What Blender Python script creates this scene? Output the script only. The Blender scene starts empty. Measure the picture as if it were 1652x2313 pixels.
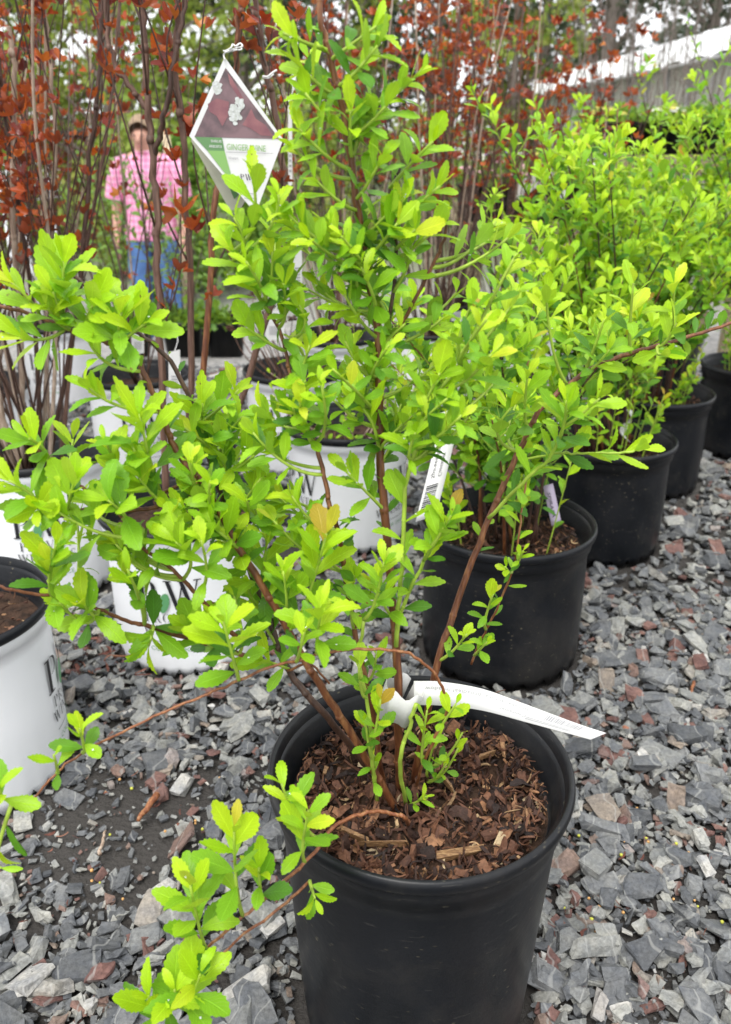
import bpy, bmesh, math, random
import numpy as np
from mathutils import Vector, Matrix

rng = np.random.default_rng(11)
random.seed(5)
SC = bpy.context.scene
COL = SC.collection
R = math.radians

# ------------------------------------------------------------------ camera, sky, sun, exposure
PITCH, CAMH, FPX, PW_, PH_ = R(23.6), 0.843, 1900.0, 1652.0, 2313.0
cam = bpy.data.cameras.new('camera')
camo = bpy.data.objects.new('camera', cam)
COL.objects.link(camo)
camo.location = (0, 0, CAMH)
camo.rotation_euler = (math.pi / 2 - PITCH, 0, 0)
cam.sensor_fit = 'VERTICAL'
cam.sensor_height = 36.0
cam.lens = FPX / PH_ * 36.0
cam.clip_start = 0.02
cam.clip_end = 600
cam.dof.use_dof = True
cam.dof.focus_distance = 0.80
cam.dof.aperture_fstop = 8.0
SC.camera = camo

SUN_EL, SUN_AZ = R(62), R(200)
w = bpy.data.worlds.new('World')
SC.world = w
w.use_nodes = True
nt = w.node_tree
bg = nt.nodes['Background']
sky = nt.nodes.new('ShaderNodeTexSky')
sky.sky_type = 'NISHITA'
sky.sun_disc = False
sky.sun_elevation = SUN_EL
sky.sun_rotation = SUN_AZ
sky.air_density = 1.0
sky.dust_density = 4.0
hs = nt.nodes.new('ShaderNodeHueSaturation')
hs.inputs['Saturation'].default_value = 0.12
nt.links.new(sky.outputs[0], hs.inputs['Color'])
mixw = nt.nodes.new('ShaderNodeMix')
mixw.data_type = 'RGBA'
mixw.inputs['Factor'].default_value = 0.7
mixw.inputs['B'].default_value = (12.0, 12.2, 12.6, 1)      # even cloud cover, in the sky texture's units
nt.links.new(hs.outputs[0], mixw.inputs['A'])
nt.links.new(mixw.outputs['Result'], bg.inputs['Color'])
bg.inputs['Strength'].default_value = 0.092

sun = bpy.data.lights.new('sun', 'SUN')
sun.energy = 1.5
sun.angle = R(25)
sun.color = (1.0, 0.97, 0.92)
suno = bpy.data.objects.new('sun', sun)
COL.objects.link(suno)
d = Vector((math.sin(SUN_AZ) * math.cos(SUN_EL), math.cos(SUN_AZ) * math.cos(SUN_EL), math.sin(SUN_EL)))
suno.rotation_euler = (-d).to_track_quat('-Z', 'Y').to_euler()

SC.view_settings.view_transform = 'Standard'
SC.view_settings.look = 'None'
SC.view_settings.exposure = 1.0
SC.view_settings.gamma = 1.0
SC.view_settings.use_curve_mapping = False

# ------------------------------------------------------------------ helpers
FWD = np.array([0, math.cos(PITCH), -math.sin(PITCH)])
UPV = np.array([0, math.sin(PITCH), math.cos(PITCH)])


def ray(u, v):
    return FWD + np.array([1.0, 0, 0]) * ((u - PW_ / 2) / FPX) + UPV * ((PH_ / 2 - v) / FPX)


def P(u, v, y):
    """point of the view ray (u, v) that lies at distance y"""
    r = ray(u, v)
    return np.array([0, 0, CAMH]) + r * (y / r[1])


def PZ(u, v, z):
    """point of the view ray (u, v) at height z"""
    r = ray(u, v)
    return np.array([0, 0, CAMH]) + r * ((z - CAMH) / r[2])


def proj(p):
    p = np.asarray(p, float)
    q = p - np.array([0, 0, CAMH])
    dep = q @ FWD
    return PW_ / 2 + FPX * q[..., 0] / dep, PH_ / 2 - FPX * (q @ UPV) / dep, dep


def nrm(v):
    v = np.asarray(v, float)
    return v / (np.linalg.norm(v) + 1e-12)


def gz(y):
    t = np.clip((np.asarray(y, float) - 3.3) / 3.0, 0, 1)
    return -0.62 * t * t * (3 - 2 * t)


def tag(o, label=None, cat=None, group=None, kind=None):
    if label: o['label'] = label
    if cat: o['category'] = cat
    if group: o['group'] = group
    if kind: o['kind'] = kind
    return o


def empty(name, loc=(0, 0, 0), label=None, cat=None, group=None, rz=0.0):
    o = bpy.data.objects.new(name, None)
    o.empty_display_size = 0.05
    o.location = loc
    o.rotation_euler = (0, 0, rz)
    COL.objects.link(o)
    return tag(o, label, cat, group)


def link(name, me, parent=None, mw=None):
    """link a mesh; geometry is given in world space unless mw is a local matrix"""
    o = bpy.data.objects.new(name, me)
    COL.objects.link(o)
    if parent is not None:
        o.parent = parent
        if mw is None:
            o.matrix_parent_inverse = WM(parent).inverted()
    if mw is not None:
        o.matrix_basis = mw
    return o


def WM(o):
    m = o.matrix_basis.copy()
    p = o
    while p.parent is not None:
        m = p.parent.matrix_basis @ p.matrix_parent_inverse @ m
        p = p.parent
    return m


def copy_tree(o, parent=None):
    c = o.copy()
    COL.objects.link(c)
    if parent is not None:
        c.parent = parent
        c.matrix_parent_inverse = o.matrix_parent_inverse.copy()
    for ch in list(o.children):
        copy_tree(ch, c)
    return c


def tri_mesh(name, V, F, mats, midx=None, smooth=False, uv=None, rnd=None):
    """triangles or quads as numpy arrays -> mesh (fast)"""
    me = bpy.data.meshes.new(name)
    V = np.asarray(V, np.float32)
    F = np.asarray(F, np.int32)
    k = F.shape[1]
    me.vertices.add(len(V))
    me.vertices.foreach_set('co', V.ravel())
    me.loops.add(F.size)
    me.loops.foreach_set('vertex_index', F.ravel())
    me.polygons.add(len(F))
    me.polygons.foreach_set('loop_start', np.arange(0, F.size, k, dtype=np.int32))
    me.polygons.foreach_set('loop_total', np.full(len(F), k, np.int32))
    for m in mats: me.materials.append(m)
    if midx is not None: me.polygons.foreach_set('material_index', np.asarray(midx, np.int32))
    me.polygons.foreach_set('use_smooth', np.full(len(F), bool(smooth)))
    if uv is not None:
        l = me.uv_layers.new(name='UVMap')
        l.data.foreach_set('uv', np.asarray(uv, np.float32)[F.ravel()].ravel())
    if rnd is not None:
        a = me.attributes.new('rnd', 'FLOAT', 'FACE')
        a.data.foreach_set('value', np.asarray(rnd, np.float32))
    me.update(calc_edges=True)
    return me


class MB:
    """collects shapes for ONE mesh"""
    def __init__(s): s.v, s.f, s.m = [], [], []

    def add(s, V, F, m=0):
        o = len(s.v)
        s.v += [tuple(map(float, p)) for p in V]
        s.f += [tuple(int(i) + o for i in f) for f in F]
        s.m += [m] * len(F)

    def box(s, c, d, m=0, rz=0.0, M=None):
        V = []
        for k in range(8):
            p = np.array([(k & 1) - .5, ((k >> 1) & 1) - .5, (k >> 2) - .5]) * np.array(d)
            if M is not None: p = M @ p
            if rz: p = np.array([p[0] * math.cos(rz) - p[1] * math.sin(rz), p[0] * math.sin(rz) + p[1] * math.cos(rz), p[2]])
            V.append(p + np.array(c))
        s.add(V, [(0, 2, 3, 1), (4, 5, 7, 6), (0, 1, 5, 4), (2, 6, 7, 3), (0, 4, 6, 2), (1, 3, 7, 5)], m)

    def tube(s, pts, rad, n=6, m=0, cap=True):
        V, F = tube(pts, rad, n, cap)
        s.add(V, F, m)

    def lathe(s, prof, n=64, c=(0, 0, 0), m=0, mod=None):
        V, F = [], []
        for j, (r, z) in enumerate(prof):
            for i in range(n):
                a = 2 * math.pi * i / n
                rr, zz = (r, z) if mod is None else mod(j, i, r, z)
                V.append((c[0] + rr * math.cos(a), c[1] + rr * math.sin(a), c[2] + zz))
        for j in range(len(prof) - 1):
            for i in range(n):
                a, b = j * n + i, j * n + (i + 1) % n
                F.append((a, b, b + n, a + n))
        s.add(V, F, m)

    def build(s, name, mats, parent=None, smooth=False, mw=None):
        me = bpy.data.meshes.new(name)
        me.from_pydata(s.v, [], s.f)
        for m in (mats if isinstance(mats, (list, tuple)) else [mats]): me.materials.append(m)
        me.polygons.foreach_set('material_index', np.array(s.m, np.int32))
        if smooth: me.polygons.foreach_set('use_smooth', np.ones(len(me.polygons), bool))
        me.update()
        return link(name, me, parent, mw)


def tube(pts, rad, n=6, cap=True):
    pts = np.asarray(pts, float)
    k = len(pts)
    rad = np.broadcast_to(np.asarray(rad, float), (k,)) if np.ndim(rad) else np.full(k, float(rad))
    T = np.gradient(pts, axis=0)
    T /= np.linalg.norm(T, axis=1)[:, None] + 1e-12
    x = np.cross(T[0], [0, 0, 1.0]) if abs(T[0][2]) < .95 else np.cross(T[0], [1.0, 0, 0])
    x = nrm(x)
    V = []
    a = np.arange(n) * 2 * math.pi / n
    for i in range(k):
        x = nrm(x - T[i] * np.dot(x, T[i]))
        y = np.cross(T[i], x)
        V.append(pts[i] + rad[i] * (np.cos(a)[:, None] * x + np.sin(a)[:, None] * y))
    V = np.concatenate(V)
    F = []
    for i in range(k - 1):
        for j in range(n):
            p, q = i * n + j, i * n + (j + 1) % n
            F.append((p, q, q + n, p + n))
    if cap:
        F.append(tuple(range(n - 1, -1, -1)))
        F.append(tuple((k - 1) * n + j for j in range(n)))
    return V, F


def smooth_path(pts, per=5):
    pts = np.asarray(pts, float)
    if len(pts) < 3:
        t = np.linspace(0, 1, per + 1)[:, None]
        return pts[0] * (1 - t) + pts[-1] * t
    q = np.vstack([2 * pts[0] - pts[1], pts, 2 * pts[-1] - pts[-2]])
    out = []
    for i in range(1, len(q) - 2):
        for t in np.arange(per) / per:
            a, b, c, e = q[i - 1], q[i], q[i + 1], q[i + 2]
            out.append(.5 * (2 * b + (c - a) * t + (2 * a - 5 * b + 4 * c - e) * t * t + (3 * b - a - 3 * c + e) * t ** 3))
    out.append(pts[-1])
    return np.array(out)


def along(path, ts):
    seg = np.linalg.norm(np.diff(path, axis=0), axis=1)
    s = np.concatenate([[0], np.cumsum(seg)])
    L = s[-1]
    ts = np.asarray(ts) * L
    pos = np.stack([np.interp(ts, s, path[:, k]) for k in range(3)], -1)
    e = L * .02 + 1e-5
    p2 = np.stack([np.interp(np.clip(ts + e, 0, L), s, path[:, k]) for k in range(3)], -1)
    p1 = np.stack([np.interp(np.clip(ts - e, 0, L), s, path[:, k]) for k in range(3)], -1)
    T = p2 - p1
    T /= np.linalg.norm(T, axis=1)[:, None] + 1e-12
    return pos, T, L


# ------------------------------------------------------------------ materials
def mat(name):
    m = bpy.data.materials.new(name)
    m.use_nodes = True
    n = m.node_tree
    return m, n, n.nodes['Principled BSDF']


def pm(name, col, rough=.6, spec=.4, var=.0, scale=40.0, bump=0.0, bscale=200.0, metallic=0.0, col2=None, detail=4.0, stretch=None):
    m, n, b = mat(name)
    b.inputs['Base Color'].default_value = (*col, 1)
    b.inputs['Roughness'].default_value = rough
    b.inputs['Specular IOR Level'].default_value = spec
    b.inputs['Metallic'].default_value = metallic
    tc = n.nodes.new('ShaderNodeTexCoord')
    src = tc.outputs['Object']
    if stretch:
        mp = n.nodes.new('ShaderNodeMapping')
        mp.inputs['Scale'].default_value = stretch
        n.links.new(src, mp.inputs['Vector'])
        src = mp.outputs[0]
    if var or col2:
        no = n.nodes.new('ShaderNodeTexNoise')
        no.inputs['Scale'].default_value = scale
        no.inputs['Detail'].default_value = detail
        n.links.new(src, no.inputs['Vector'])
        cr = n.nodes.new('ShaderNodeValToRGB')
        c2 = col2 or tuple(c * (1 + var) for c in col)
        c1 = col if col2 else tuple(c * (1 - var) for c in col)
        cr.color_ramp.elements[0].position = .35
        cr.color_ramp.elements[1].position = .65
        cr.color_ramp.elements[0].color = (*c1, 1)
        cr.color_ramp.elements[1].color = (*c2, 1)
        n.links.new(no.outputs['Fac'], cr.inputs[0])
        n.links.new(cr.outputs[0], b.inputs['Base Color'])
    if bump:
        nb = n.nodes.new('ShaderNodeTexNoise')
        nb.inputs['Scale'].default_value = bscale
        nb.inputs['Detail'].default_value = 5
        n.links.new(src, nb.inputs['Vector'])
        bu = n.nodes.new('ShaderNodeBump')
        bu.inputs['Strength'].default_value = bump
        bu.inputs['Distance'].default_value = .004
        n.links.new(nb.outputs['Fac'], bu.inputs['Height'])
        n.links.new(bu.outputs[0], b.inputs['Normal'])
    return m


def rnd_value(n):
    """a random number per object or, in a joined mesh, per piece"""
    oi = n.nodes.new('ShaderNodeObjectInfo')
    at = n.nodes.new('ShaderNodeAttribute')
    at.attribute_name = 'rnd'
    ad = n.nodes.new('ShaderNodeMath')
    ad.operation = 'ADD'
    n.links.new(oi.outputs['Random'], ad.inputs[0])
    n.links.new(at.outputs['Fac'], ad.inputs[1])
    fr = n.nodes.new('ShaderNodeMath')
    fr.operation = 'FRACT'
    n.links.new(ad.outputs[0], fr.inputs[0])
    return fr.outputs[0]


def ramp(n, fac, stops, interp='LINEAR'):
    cr = n.nodes.new('ShaderNodeValToRGB')
    cr.color_ramp.interpolation = interp
    e = cr.color_ramp.elements
    while len(e) < len(stops): e.new(.5)
    for el, (p, c) in zip(e, stops):
        el.position = p
        el.color = (*c, 1)
    n.links.new(fac, cr.inputs[0])
    return cr.outputs[0]


def mixc(n, fac, a, b, mode='MIX'):
    mx = n.nodes.new('ShaderNodeMix')
    mx.data_type = 'RGBA'
    mx.blend_type = mode
    for sock, val in (('Factor', fac), ('A', a), ('B', b)):
        if hasattr(val, 'is_linked'): n.links.new(val, mx.inputs[sock])
        elif sock == 'Factor': mx.inputs['Factor'].default_value = val
        else: mx.inputs[sock].default_value = (*val, 1)
    return mx.outputs['Result']


def leaf_mat(name, stops, trans=.4, rough=.42, vein=1.35, under=None, spec=.35):
    m, n, b = mat(name)
    out = n.nodes['Material Output']
    rv = rnd_value(n)
    col = ramp(n, rv, stops)
    tc = n.nodes.new('ShaderNodeTexCoord')
    sx = n.nodes.new('ShaderNodeSeparateXYZ')
    n.links.new(tc.outputs['UV'], sx.inputs[0])
    ab = n.nodes.new('ShaderNodeMath'); ab.operation = 'ABSOLUTE'
    n.links.new(sx.outputs['X'], ab.inputs[0])
    # midrib and side veins
    rib = ramp(n, ab.outputs[0], [(0.0, (1, 1, 1)), (.09, (0, 0, 0))])
    ma = n.nodes.new('ShaderNodeMath'); ma.operation = 'MULTIPLY_ADD'
    n.links.new(ab.outputs[0], ma.inputs[0]); ma.inputs[1].default_value = -2.6
    sc9 = n.nodes.new('ShaderNodeMath'); sc9.operation = 'MULTIPLY'
    n.links.new(sx.outputs['Y'], sc9.inputs[0]); sc9.inputs[1].default_value = 9.0
    n.links.new(sc9.outputs[0], ma.inputs[2])
    fr = n.nodes.new('ShaderNodeMath'); fr.operation = 'FRACT'
    n.links.new(ma.outputs[0], fr.inputs[0])
    sv = ramp(n, fr.outputs[0], [(0.0, (.45, .45, .45)), (.14, (0, 0, 0)), (.9, (0, 0, 0)), (1.0, (.45, .45, .45))])
    veins = mixc(n, 1.0, rib, sv, 'LIGHTEN')
    no = n.nodes.new('ShaderNodeTexNoise'); no.inputs['Scale'].default_value = 90; no.inputs['Detail'].default_value = 3
    n.links.new(tc.outputs['Object'], no.inputs['Vector'])
    mott = ramp(n, no.outputs['Fac'], [(.3, (.86, .86, .86)), (.7, (1.1, 1.1, 1.1))])
    col = mixc(n, 1.0, col, mott, 'MULTIPLY')
    nsp = n.nodes.new('ShaderNodeTexNoise'); nsp.inputs['Scale'].default_value = 170; nsp.inputs['Detail'].default_value = 2
    gp = n.nodes.new('ShaderNodeNewGeometry'); n.links.new(gp.outputs['Position'], nsp.inputs['Vector'])
    blem = ramp(n, nsp.outputs['Fac'], [(.735, (0, 0, 0)), (.765, (1, 1, 1))])
    bbw = n.nodes.new('ShaderNodeRGBToBW'); n.links.new(blem, bbw.inputs[0])
    col = mixc(n, bbw.outputs[0], col, (.16, .11, .02))
    pale = mixc(n, 1.0, col, (vein, vein, vein * 1.3), 'MULTIPLY')
    sep = n.nodes.new('ShaderNodeRGBToBW'); n.links.new(veins, sep.inputs[0])
    col = mixc(n, sep.outputs[0], col, pale)
    ge = n.nodes.new('ShaderNodeNewGeometry')
    und = mixc(n, .45, col, under or (.31, .47, .07))
    col = mixc(n, ge.outputs['Backfacing'], col, und)
    n.links.new(col, b.inputs['Base Color'])
    b.inputs['Roughness'].default_value = rough
    b.inputs['Specular IOR Level'].default_value = spec
    bu = n.nodes.new('ShaderNodeBump'); bu.inputs['Strength'].default_value = .35; bu.inputs['Distance'].default_value = .002
    n.links.new(sep.outputs[0], bu.inputs['Height']); bu.invert = True
    n.links.new(bu.outputs[0], b.inputs['Normal'])
    tr = n.nodes.new('ShaderNodeBsdfTranslucent')
    tcol = mixc(n, 1.0, col, (1.35, 1.25, .6), 'MULTIPLY')
    n.links.new(tcol, tr.inputs['Color'])
    ms = n.nodes.new('ShaderNodeMixShader'); ms.inputs[0].default_value = trans
    n.links.new(b.outputs[0], ms.inputs[1]); n.links.new(tr.outputs[0], ms.inputs[2])
    n.links.new(ms.outputs[0], out.inputs['Surface'])
    return m


M = {}
M['leaf_young'] = leaf_mat('lime_young_leaf', [(0, (.29, .52, .012)), (.6, (.38, .59, .014)), (.94, (.45, .62, .02)), (1, (.52, .60, .03))], .36)
M['leaf_mid'] = leaf_mat('lime_leaf', [(0, (.16, .37, .016)), (.5, (.22, .44, .016)), (1, (.30, .52, .016))], .34)
M['leaf_old'] = leaf_mat('green_leaf', [(0, (.06, .19, .016)), (.6, (.10, .26, .016)), (1, (.15, .33, .016))], .36)
M['leaf_tip'] = leaf_mat('reddish_tip_leaf', [(0, (.42, .50, .02)), (.6, (.46, .42, .03)), (1, (.40, .25, .03))], .42)
M['leaf_red'] = leaf_mat('ninebark_leaf', [(0, (.10, .016, .011)), (.35, (.22, .030, .015)), (.68, (.40, .068, .016)), (.9, (.52, .12, .018)), (1, (.54, .20, .03))], .42, .3, 1.2, (.30, .10, .05), .5)
M['leaf_back'] = leaf_mat('far_leaf', [(0, (.10, .15, .03)), (.5, (.20, .25, .05)), (1, (.32, .34, .08))], .3, .6)
M['leaf_pine'] = leaf_mat('pine_needles', [(0, (.03, .05, .03)), (1, (.07, .10, .05))], .15, .6, 1.0, (.07, .1, .05))
M['leaf_weed'] = leaf_mat('weed_leaf', [(0, (.08, .18, .03)), (1, (.17, .30, .04))], .3)


def bark_mat(name, a, b2, c, rough=.55, stretch=(60, 60, 6)):
    m, n, b = mat(name)
    tc = n.nodes.new('ShaderNodeTexCoord')
    mp = n.nodes.new('ShaderNodeMapping'); mp.inputs['Scale'].default_value = stretch
    n.links.new(tc.outputs['Object'], mp.inputs[0])
    no = n.nodes.new('ShaderNodeTexNoise'); no.inputs['Scale'].default_value = 4.0; no.inputs['Detail'].default_value = 6
    n.links.new(mp.outputs[0], no.inputs['Vector'])
    col = ramp(n, no.outputs['Fac'], [(.3, a), (.52, b2), (.72, c)])
    n.links.new(col, b.inputs['Base Color'])
    b.inputs['Roughness'].default_value = rough
    bu = n.nodes.new('ShaderNodeBump'); bu.inputs['Strength'].default_value = .5; bu.inputs['Distance'].default_value = .002
    n.links.new(no.outputs['Fac'], bu.inputs['Height']); n.links.new(bu.outputs[0], b.inputs['Normal'])
    return m


M['bark_red'] = bark_mat('spirea_bark', (.075, .022, .010), (.15, .05, .018), (.27, .12, .045), .5)
M['bark_dark'] = bark_mat('dark_bark', (.035, .016, .012), (.06, .03, .02), (.11, .055, .035), .5)
M['bark_orange'] = bark_mat('orange_twig_bark', (.12, .035, .014), (.24, .085, .03), (.36, .19, .085), .5)
M['bark_tan'] = bark_mat('tan_peeling_bark', (.22, .15, .11), (.36, .27, .20), (.50, .41, .33), .7)
M['bark_brown'] = bark_mat('cane_bark', (.07, .035, .024), (.12, .062, .042), (.21, .12, .085), .6)
M['stem_green'] = pm('green_shoot', (.30, .42, .05), .5, .4, .2, 60)
M['trunk'] = bark_mat('trunk_bark', (.10, .085, .07), (.17, .14, .12), (.24, .2, .17), .8, (8, 8, 2))


def pot_black():
    m, n, b = mat('black_plastic')
    tc = n.nodes.new('ShaderNodeTexCoord')
    no = n.nodes.new('ShaderNodeTexNoise'); no.inputs['Scale'].default_value = 9; no.inputs['Detail'].default_value = 5
    n.links.new(tc.outputs['Object'], no.inputs['Vector'])
    base = ramp(n, no.outputs['Fac'], [(.35, (.005, .006, .0078)), (.7, (.010, .011, .0135))])
    mp = n.nodes.new('ShaderNodeMapping'); mp.inputs['Scale'].default_value = (1, 1, 2.6)
    n.links.new(tc.outputs['Object'], mp.inputs[0])
    vo = n.nodes.new('ShaderNodeTexVoronoi'); vo.inputs['Scale'].default_value = 75; vo.inputs['Randomness'].default_value = 1
    n.links.new(mp.outputs[0], vo.inputs['Vector'])
    sp = ramp(n, vo.outputs['Distance'], [(.06, (1, 1, 1)), (.17, (0, 0, 0))])
    n2 = n.nodes.new('ShaderNodeTexNoise'); n2.inputs['Scale'].default_value = 14; n2.inputs['Detail'].default_value = 3
    n.links.new(tc.outputs['Object'], n2.inputs['Vector'])
    gate = ramp(n, n2.outputs['Fac'], [(.44, (0, 0, 0)), (.62, (.8, .8, .8))])
    msk = mixc(n, 1.0, sp, gate, 'MULTIPLY')
    bw = n.nodes.new('ShaderNodeRGBToBW'); n.links.new(msk, bw.inputs[0])
    nd = n.nodes.new('ShaderNodeTexNoise'); nd.inputs['Scale'].default_value = 5; nd.inputs['Detail'].default_value = 9; nd.inputs['Roughness'].default_value = .7
    n.links.new(tc.outputs['Object'], nd.inputs['Vector'])
    dust = ramp(n, nd.outputs['Fac'], [(.46, (0, 0, 0)), (.75, (.5, .5, .5))])
    db = n.nodes.new('ShaderNodeRGBToBW'); n.links.new(dust, db.inputs[0])
    base = mixc(n, db.outputs[0], base, (.05, .045, .038))
    ms2 = n.nodes.new('ShaderNodeMapping'); ms2.inputs['Scale'].default_value = (3, 3, 40); ms2.inputs['Rotation'].default_value = (.25, .1, 0)
    n.links.new(tc.outputs['Object'], ms2.inputs[0])
    nsx = n.nodes.new('ShaderNodeTexNoise'); nsx.inputs['Scale'].default_value = 9; nsx.inputs['Detail'].default_value = 2
    n.links.new(ms2.outputs[0], nsx.inputs['Vector'])
    scr = ramp(n, nsx.outputs['Fac'], [(.70, (0, 0, 0)), (.735, (.5, .5, .5)), (.75, (0, 0, 0))])
    sb_ = n.nodes.new('ShaderNodeRGBToBW'); n.links.new(scr, sb_.inputs[0])
    base = mixc(n, sb_.outputs[0], base, (.09, .085, .075))
    col = mixc(n, bw.outputs[0], base, (.17, .15, .10))
    n.links.new(col, b.inputs['Base Color'])
    rr = ramp(n, no.outputs['Fac'], [(.3, (.30,) * 3), (.7, (.46,) * 3)])
    n.links.new(rr, b.inputs['Roughness'])
    b.inputs['Specular IOR Level'].default_value = .26
    nb = n.nodes.new('ShaderNodeTexNoise'); nb.inputs['Scale'].default_value = 160; nb.inputs['Detail'].default_value = 3
    n.links.new(tc.outputs['Object'], nb.inputs['Vector'])
    bu = n.nodes.new('ShaderNodeBump'); bu.inputs['Strength'].default_value = .12; bu.inputs['Distance'].default_value = .002
    n.links.new(nb.outputs['Fac'], bu.inputs['Height']); n.links.new(bu.outputs[0], b.inputs['Normal'])
    return m


M['pot_black'] = pot_black()
M['pot_white'] = pm('white_plastic', (.80, .81, .83), .4, .5, .0, 5, .06, 120, col2=(.72, .735, .75))
M['ink'] = pm('black_ink', (.015, .015, .018), .5, .3)
M['ink_green'] = pm('green_ink', (.10, .28, .12), .5, .3)
M['ink_grey'] = pm('pale_grey_ink', (.30, .30, .31), .5, .3)
M['white_film'] = pm('white_tag_plastic', (.60, .60, .585), .35, .5, .0, 25, col2=(.66, .66, .65))
M['tag_back'] = pm('tag_underside', (.46, .46, .36), .5, .4, .08, 30)
M['purple_film'] = pm('lilac_label_plastic', (.42, .36, .47), .4, .4)
M['soil'] = pm('potting_soil', (.022, .014, .010), .9, .2, .0, 60, .9, 180, col2=(.06, .034, .022))


def chip_mat(name, stops, rough=.7, grain=260.0, strat=False):
    m, n, b = mat(name)
    rv = rnd_value(n)
    col = ramp(n, rv, stops)
    ge = n.nodes.new('ShaderNodeNewGeometry')
    no = n.nodes.new('ShaderNodeTexNoise'); no.inputs['Scale'].default_value = grain; no.inputs['Detail'].default_value = 6; no.inputs['Roughness'].default_value = .65
    n.links.new(ge.outputs['Position'], no.inputs['Vector'])
    mo = ramp(n, no.outputs['Fac'], [(.28, (.62,) * 3), (.5, (1.0,) * 3), (.74, (1.42,) * 3)])
    col = mixc(n, 1.0, col, mo, 'MULTIPLY')
    n2 = n.nodes.new('ShaderNodeTexNoise'); n2.inputs['Scale'].default_value = 55; n2.inputs['Detail'].default_value = 3
    n.links.new(ge.outputs['Position'], n2.inputs['Vector'])
    m2 = ramp(n, n2.outputs['Fac'], [(.3, (.78, .80, .84)), (.7, (1.2, 1.17, 1.10))])
    col = mixc(n, 1.0, col, m2, 'MULTIPLY')
    if strat:                                   # pale mineral veins and dust
        wv = n.nodes.new('ShaderNodeTexWave'); wv.inputs['Scale'].default_value = 7; wv.inputs['Distortion'].default_value = 14; wv.inputs['Detail'].default_value = 3
        n.links.new(ge.outputs['Position'], wv.inputs['Vector'])
        vn = ramp(n, wv.outputs['Fac'], [(.985, (0, 0, 0)), (.999, (.4, .4, .4))])
        bw = n.nodes.new('ShaderNodeRGBToBW'); n.links.new(vn, bw.inputs[0])
        col = mixc(n, bw.outputs[0], col, (.36, .36, .34))
    n.links.new(col, b.inputs['Base Color'])
    b.inputs['Roughness'].default_value = rough
    b.inputs['Specular IOR Level'].default_value = .35
    bu = n.nodes.new('ShaderNodeBump'); bu.inputs['Strength'].default_value = .75; bu.inputs['Distance'].default_value = .0022
    n.links.new(no.outputs['Fac'], bu.inputs['Height']); n.links.new(bu.outputs[0], b.inputs['Normal'])
    return m


M['chip'] = chip_mat('bark_chip', [(0, (.016, .010, .009)), (.3, (.042, .020, .014)), (.55, (.088, .038, .023)), (.82, (.17, .078, .044)), (.92, (.26, .135, .07)), (.97, (.38, .25, .13)), (1, (.46, .37, .24))])
M['stone'] = chip_mat('slate_stone', [(0, (.066, .070, .076)), (.22, (.105, .110, .117)), (.45, (.145, .150, .155)), (.62, (.188, .192, .184)), (.74, (.232, .234, .220)), (.83, (.30, .30, .282)), (.87, (.20, .165, .135)), (.915, (.155, .085, .072)), (.965, (.13, .068, .060)), (.975, (.30, .295, .28)), (1, (.44, .43, .41))], .72, 230, True)


def ground_mat():
    m, n, b = mat('wet_grit')
    tc = n.nodes.new('ShaderNodeTexCoord')
    vo = n.nodes.new('ShaderNodeTexVoronoi'); vo.inputs['Scale'].default_value = 45
    n.links.new(tc.outputs['Object'], vo.inputs['Vector'])
    no = n.nodes.new('ShaderNodeTexNoise'); no.inputs['Scale'].default_value = 3.0; no.inputs['Detail'].default_value = 6
    n.links.new(tc.outputs['Object'], no.inputs['Vector'])
    near = mixc(n, no.outputs['Fac'], (.022, .019, .017), (.05, .045, .04))
    bw = n.nodes.new('ShaderNodeRGBToBW'); n.links.new(vo.outputs['Color'], bw.inputs[0])
    far = ramp(n, bw.outputs[0], [(.1, (.14, .14, .14)), (.5, (.24, .235, .225)), (.9, (.36, .34, .32))])
    sx = n.nodes.new('ShaderNodeSeparateXYZ'); n.links.new(tc.outputs['Object'], sx.inputs[0])
    mr = n.nodes.new('ShaderNodeMapRange'); mr.inputs['From Min'].default_value = 1.9; mr.inputs['From Max'].default_value = 3.3
    n.links.new(sx.outputs['Y'], mr.inputs['Value'])
    col = mixc(n, mr.outputs[0], near, far)
    no2 = n.nodes.new('ShaderNodeTexNoise'); no2.inputs['Scale'].default_value = .35; no2.inputs['Detail'].default_value = 3
    n.links.new(tc.outputs['Object'], no2.inputs['Vector'])
    mr2 = n.nodes.new('ShaderNodeMapRange'); mr2.inputs['From Min'].default_value = 7.0; mr2.inputs['From Max'].default_value = 13.0
    n.links.new(sx.outputs['Y'], mr2.inputs['Value'])
    grass = ramp(n, no2.outputs['Fac'], [(.4, (.10, .14, .045)), (.6, (.17, .16, .10))])
    col = mixc(n, mr2.outputs[0], col, grass)
    n.links.new(col, b.inputs['Base Color'])
    b.inputs['Roughness'].default_value = .8
    bu = n.nodes.new('ShaderNodeBump'); bu.inputs['Strength'].default_value = .8; bu.inputs['Distance'].default_value = .01
    nb = n.nodes.new('ShaderNodeTexNoise'); nb.inputs['Scale'].default_value = 150; nb.inputs['Detail'].default_value = 6
    n.links.new(tc.outputs['Object'], nb.inputs['Vector'])
    n.links.new(nb.outputs['Fac'], bu.inputs['Height']); n.links.new(bu.outputs[0], b.inputs['Normal'])
    return m


M['ground'] = ground_mat()

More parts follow.
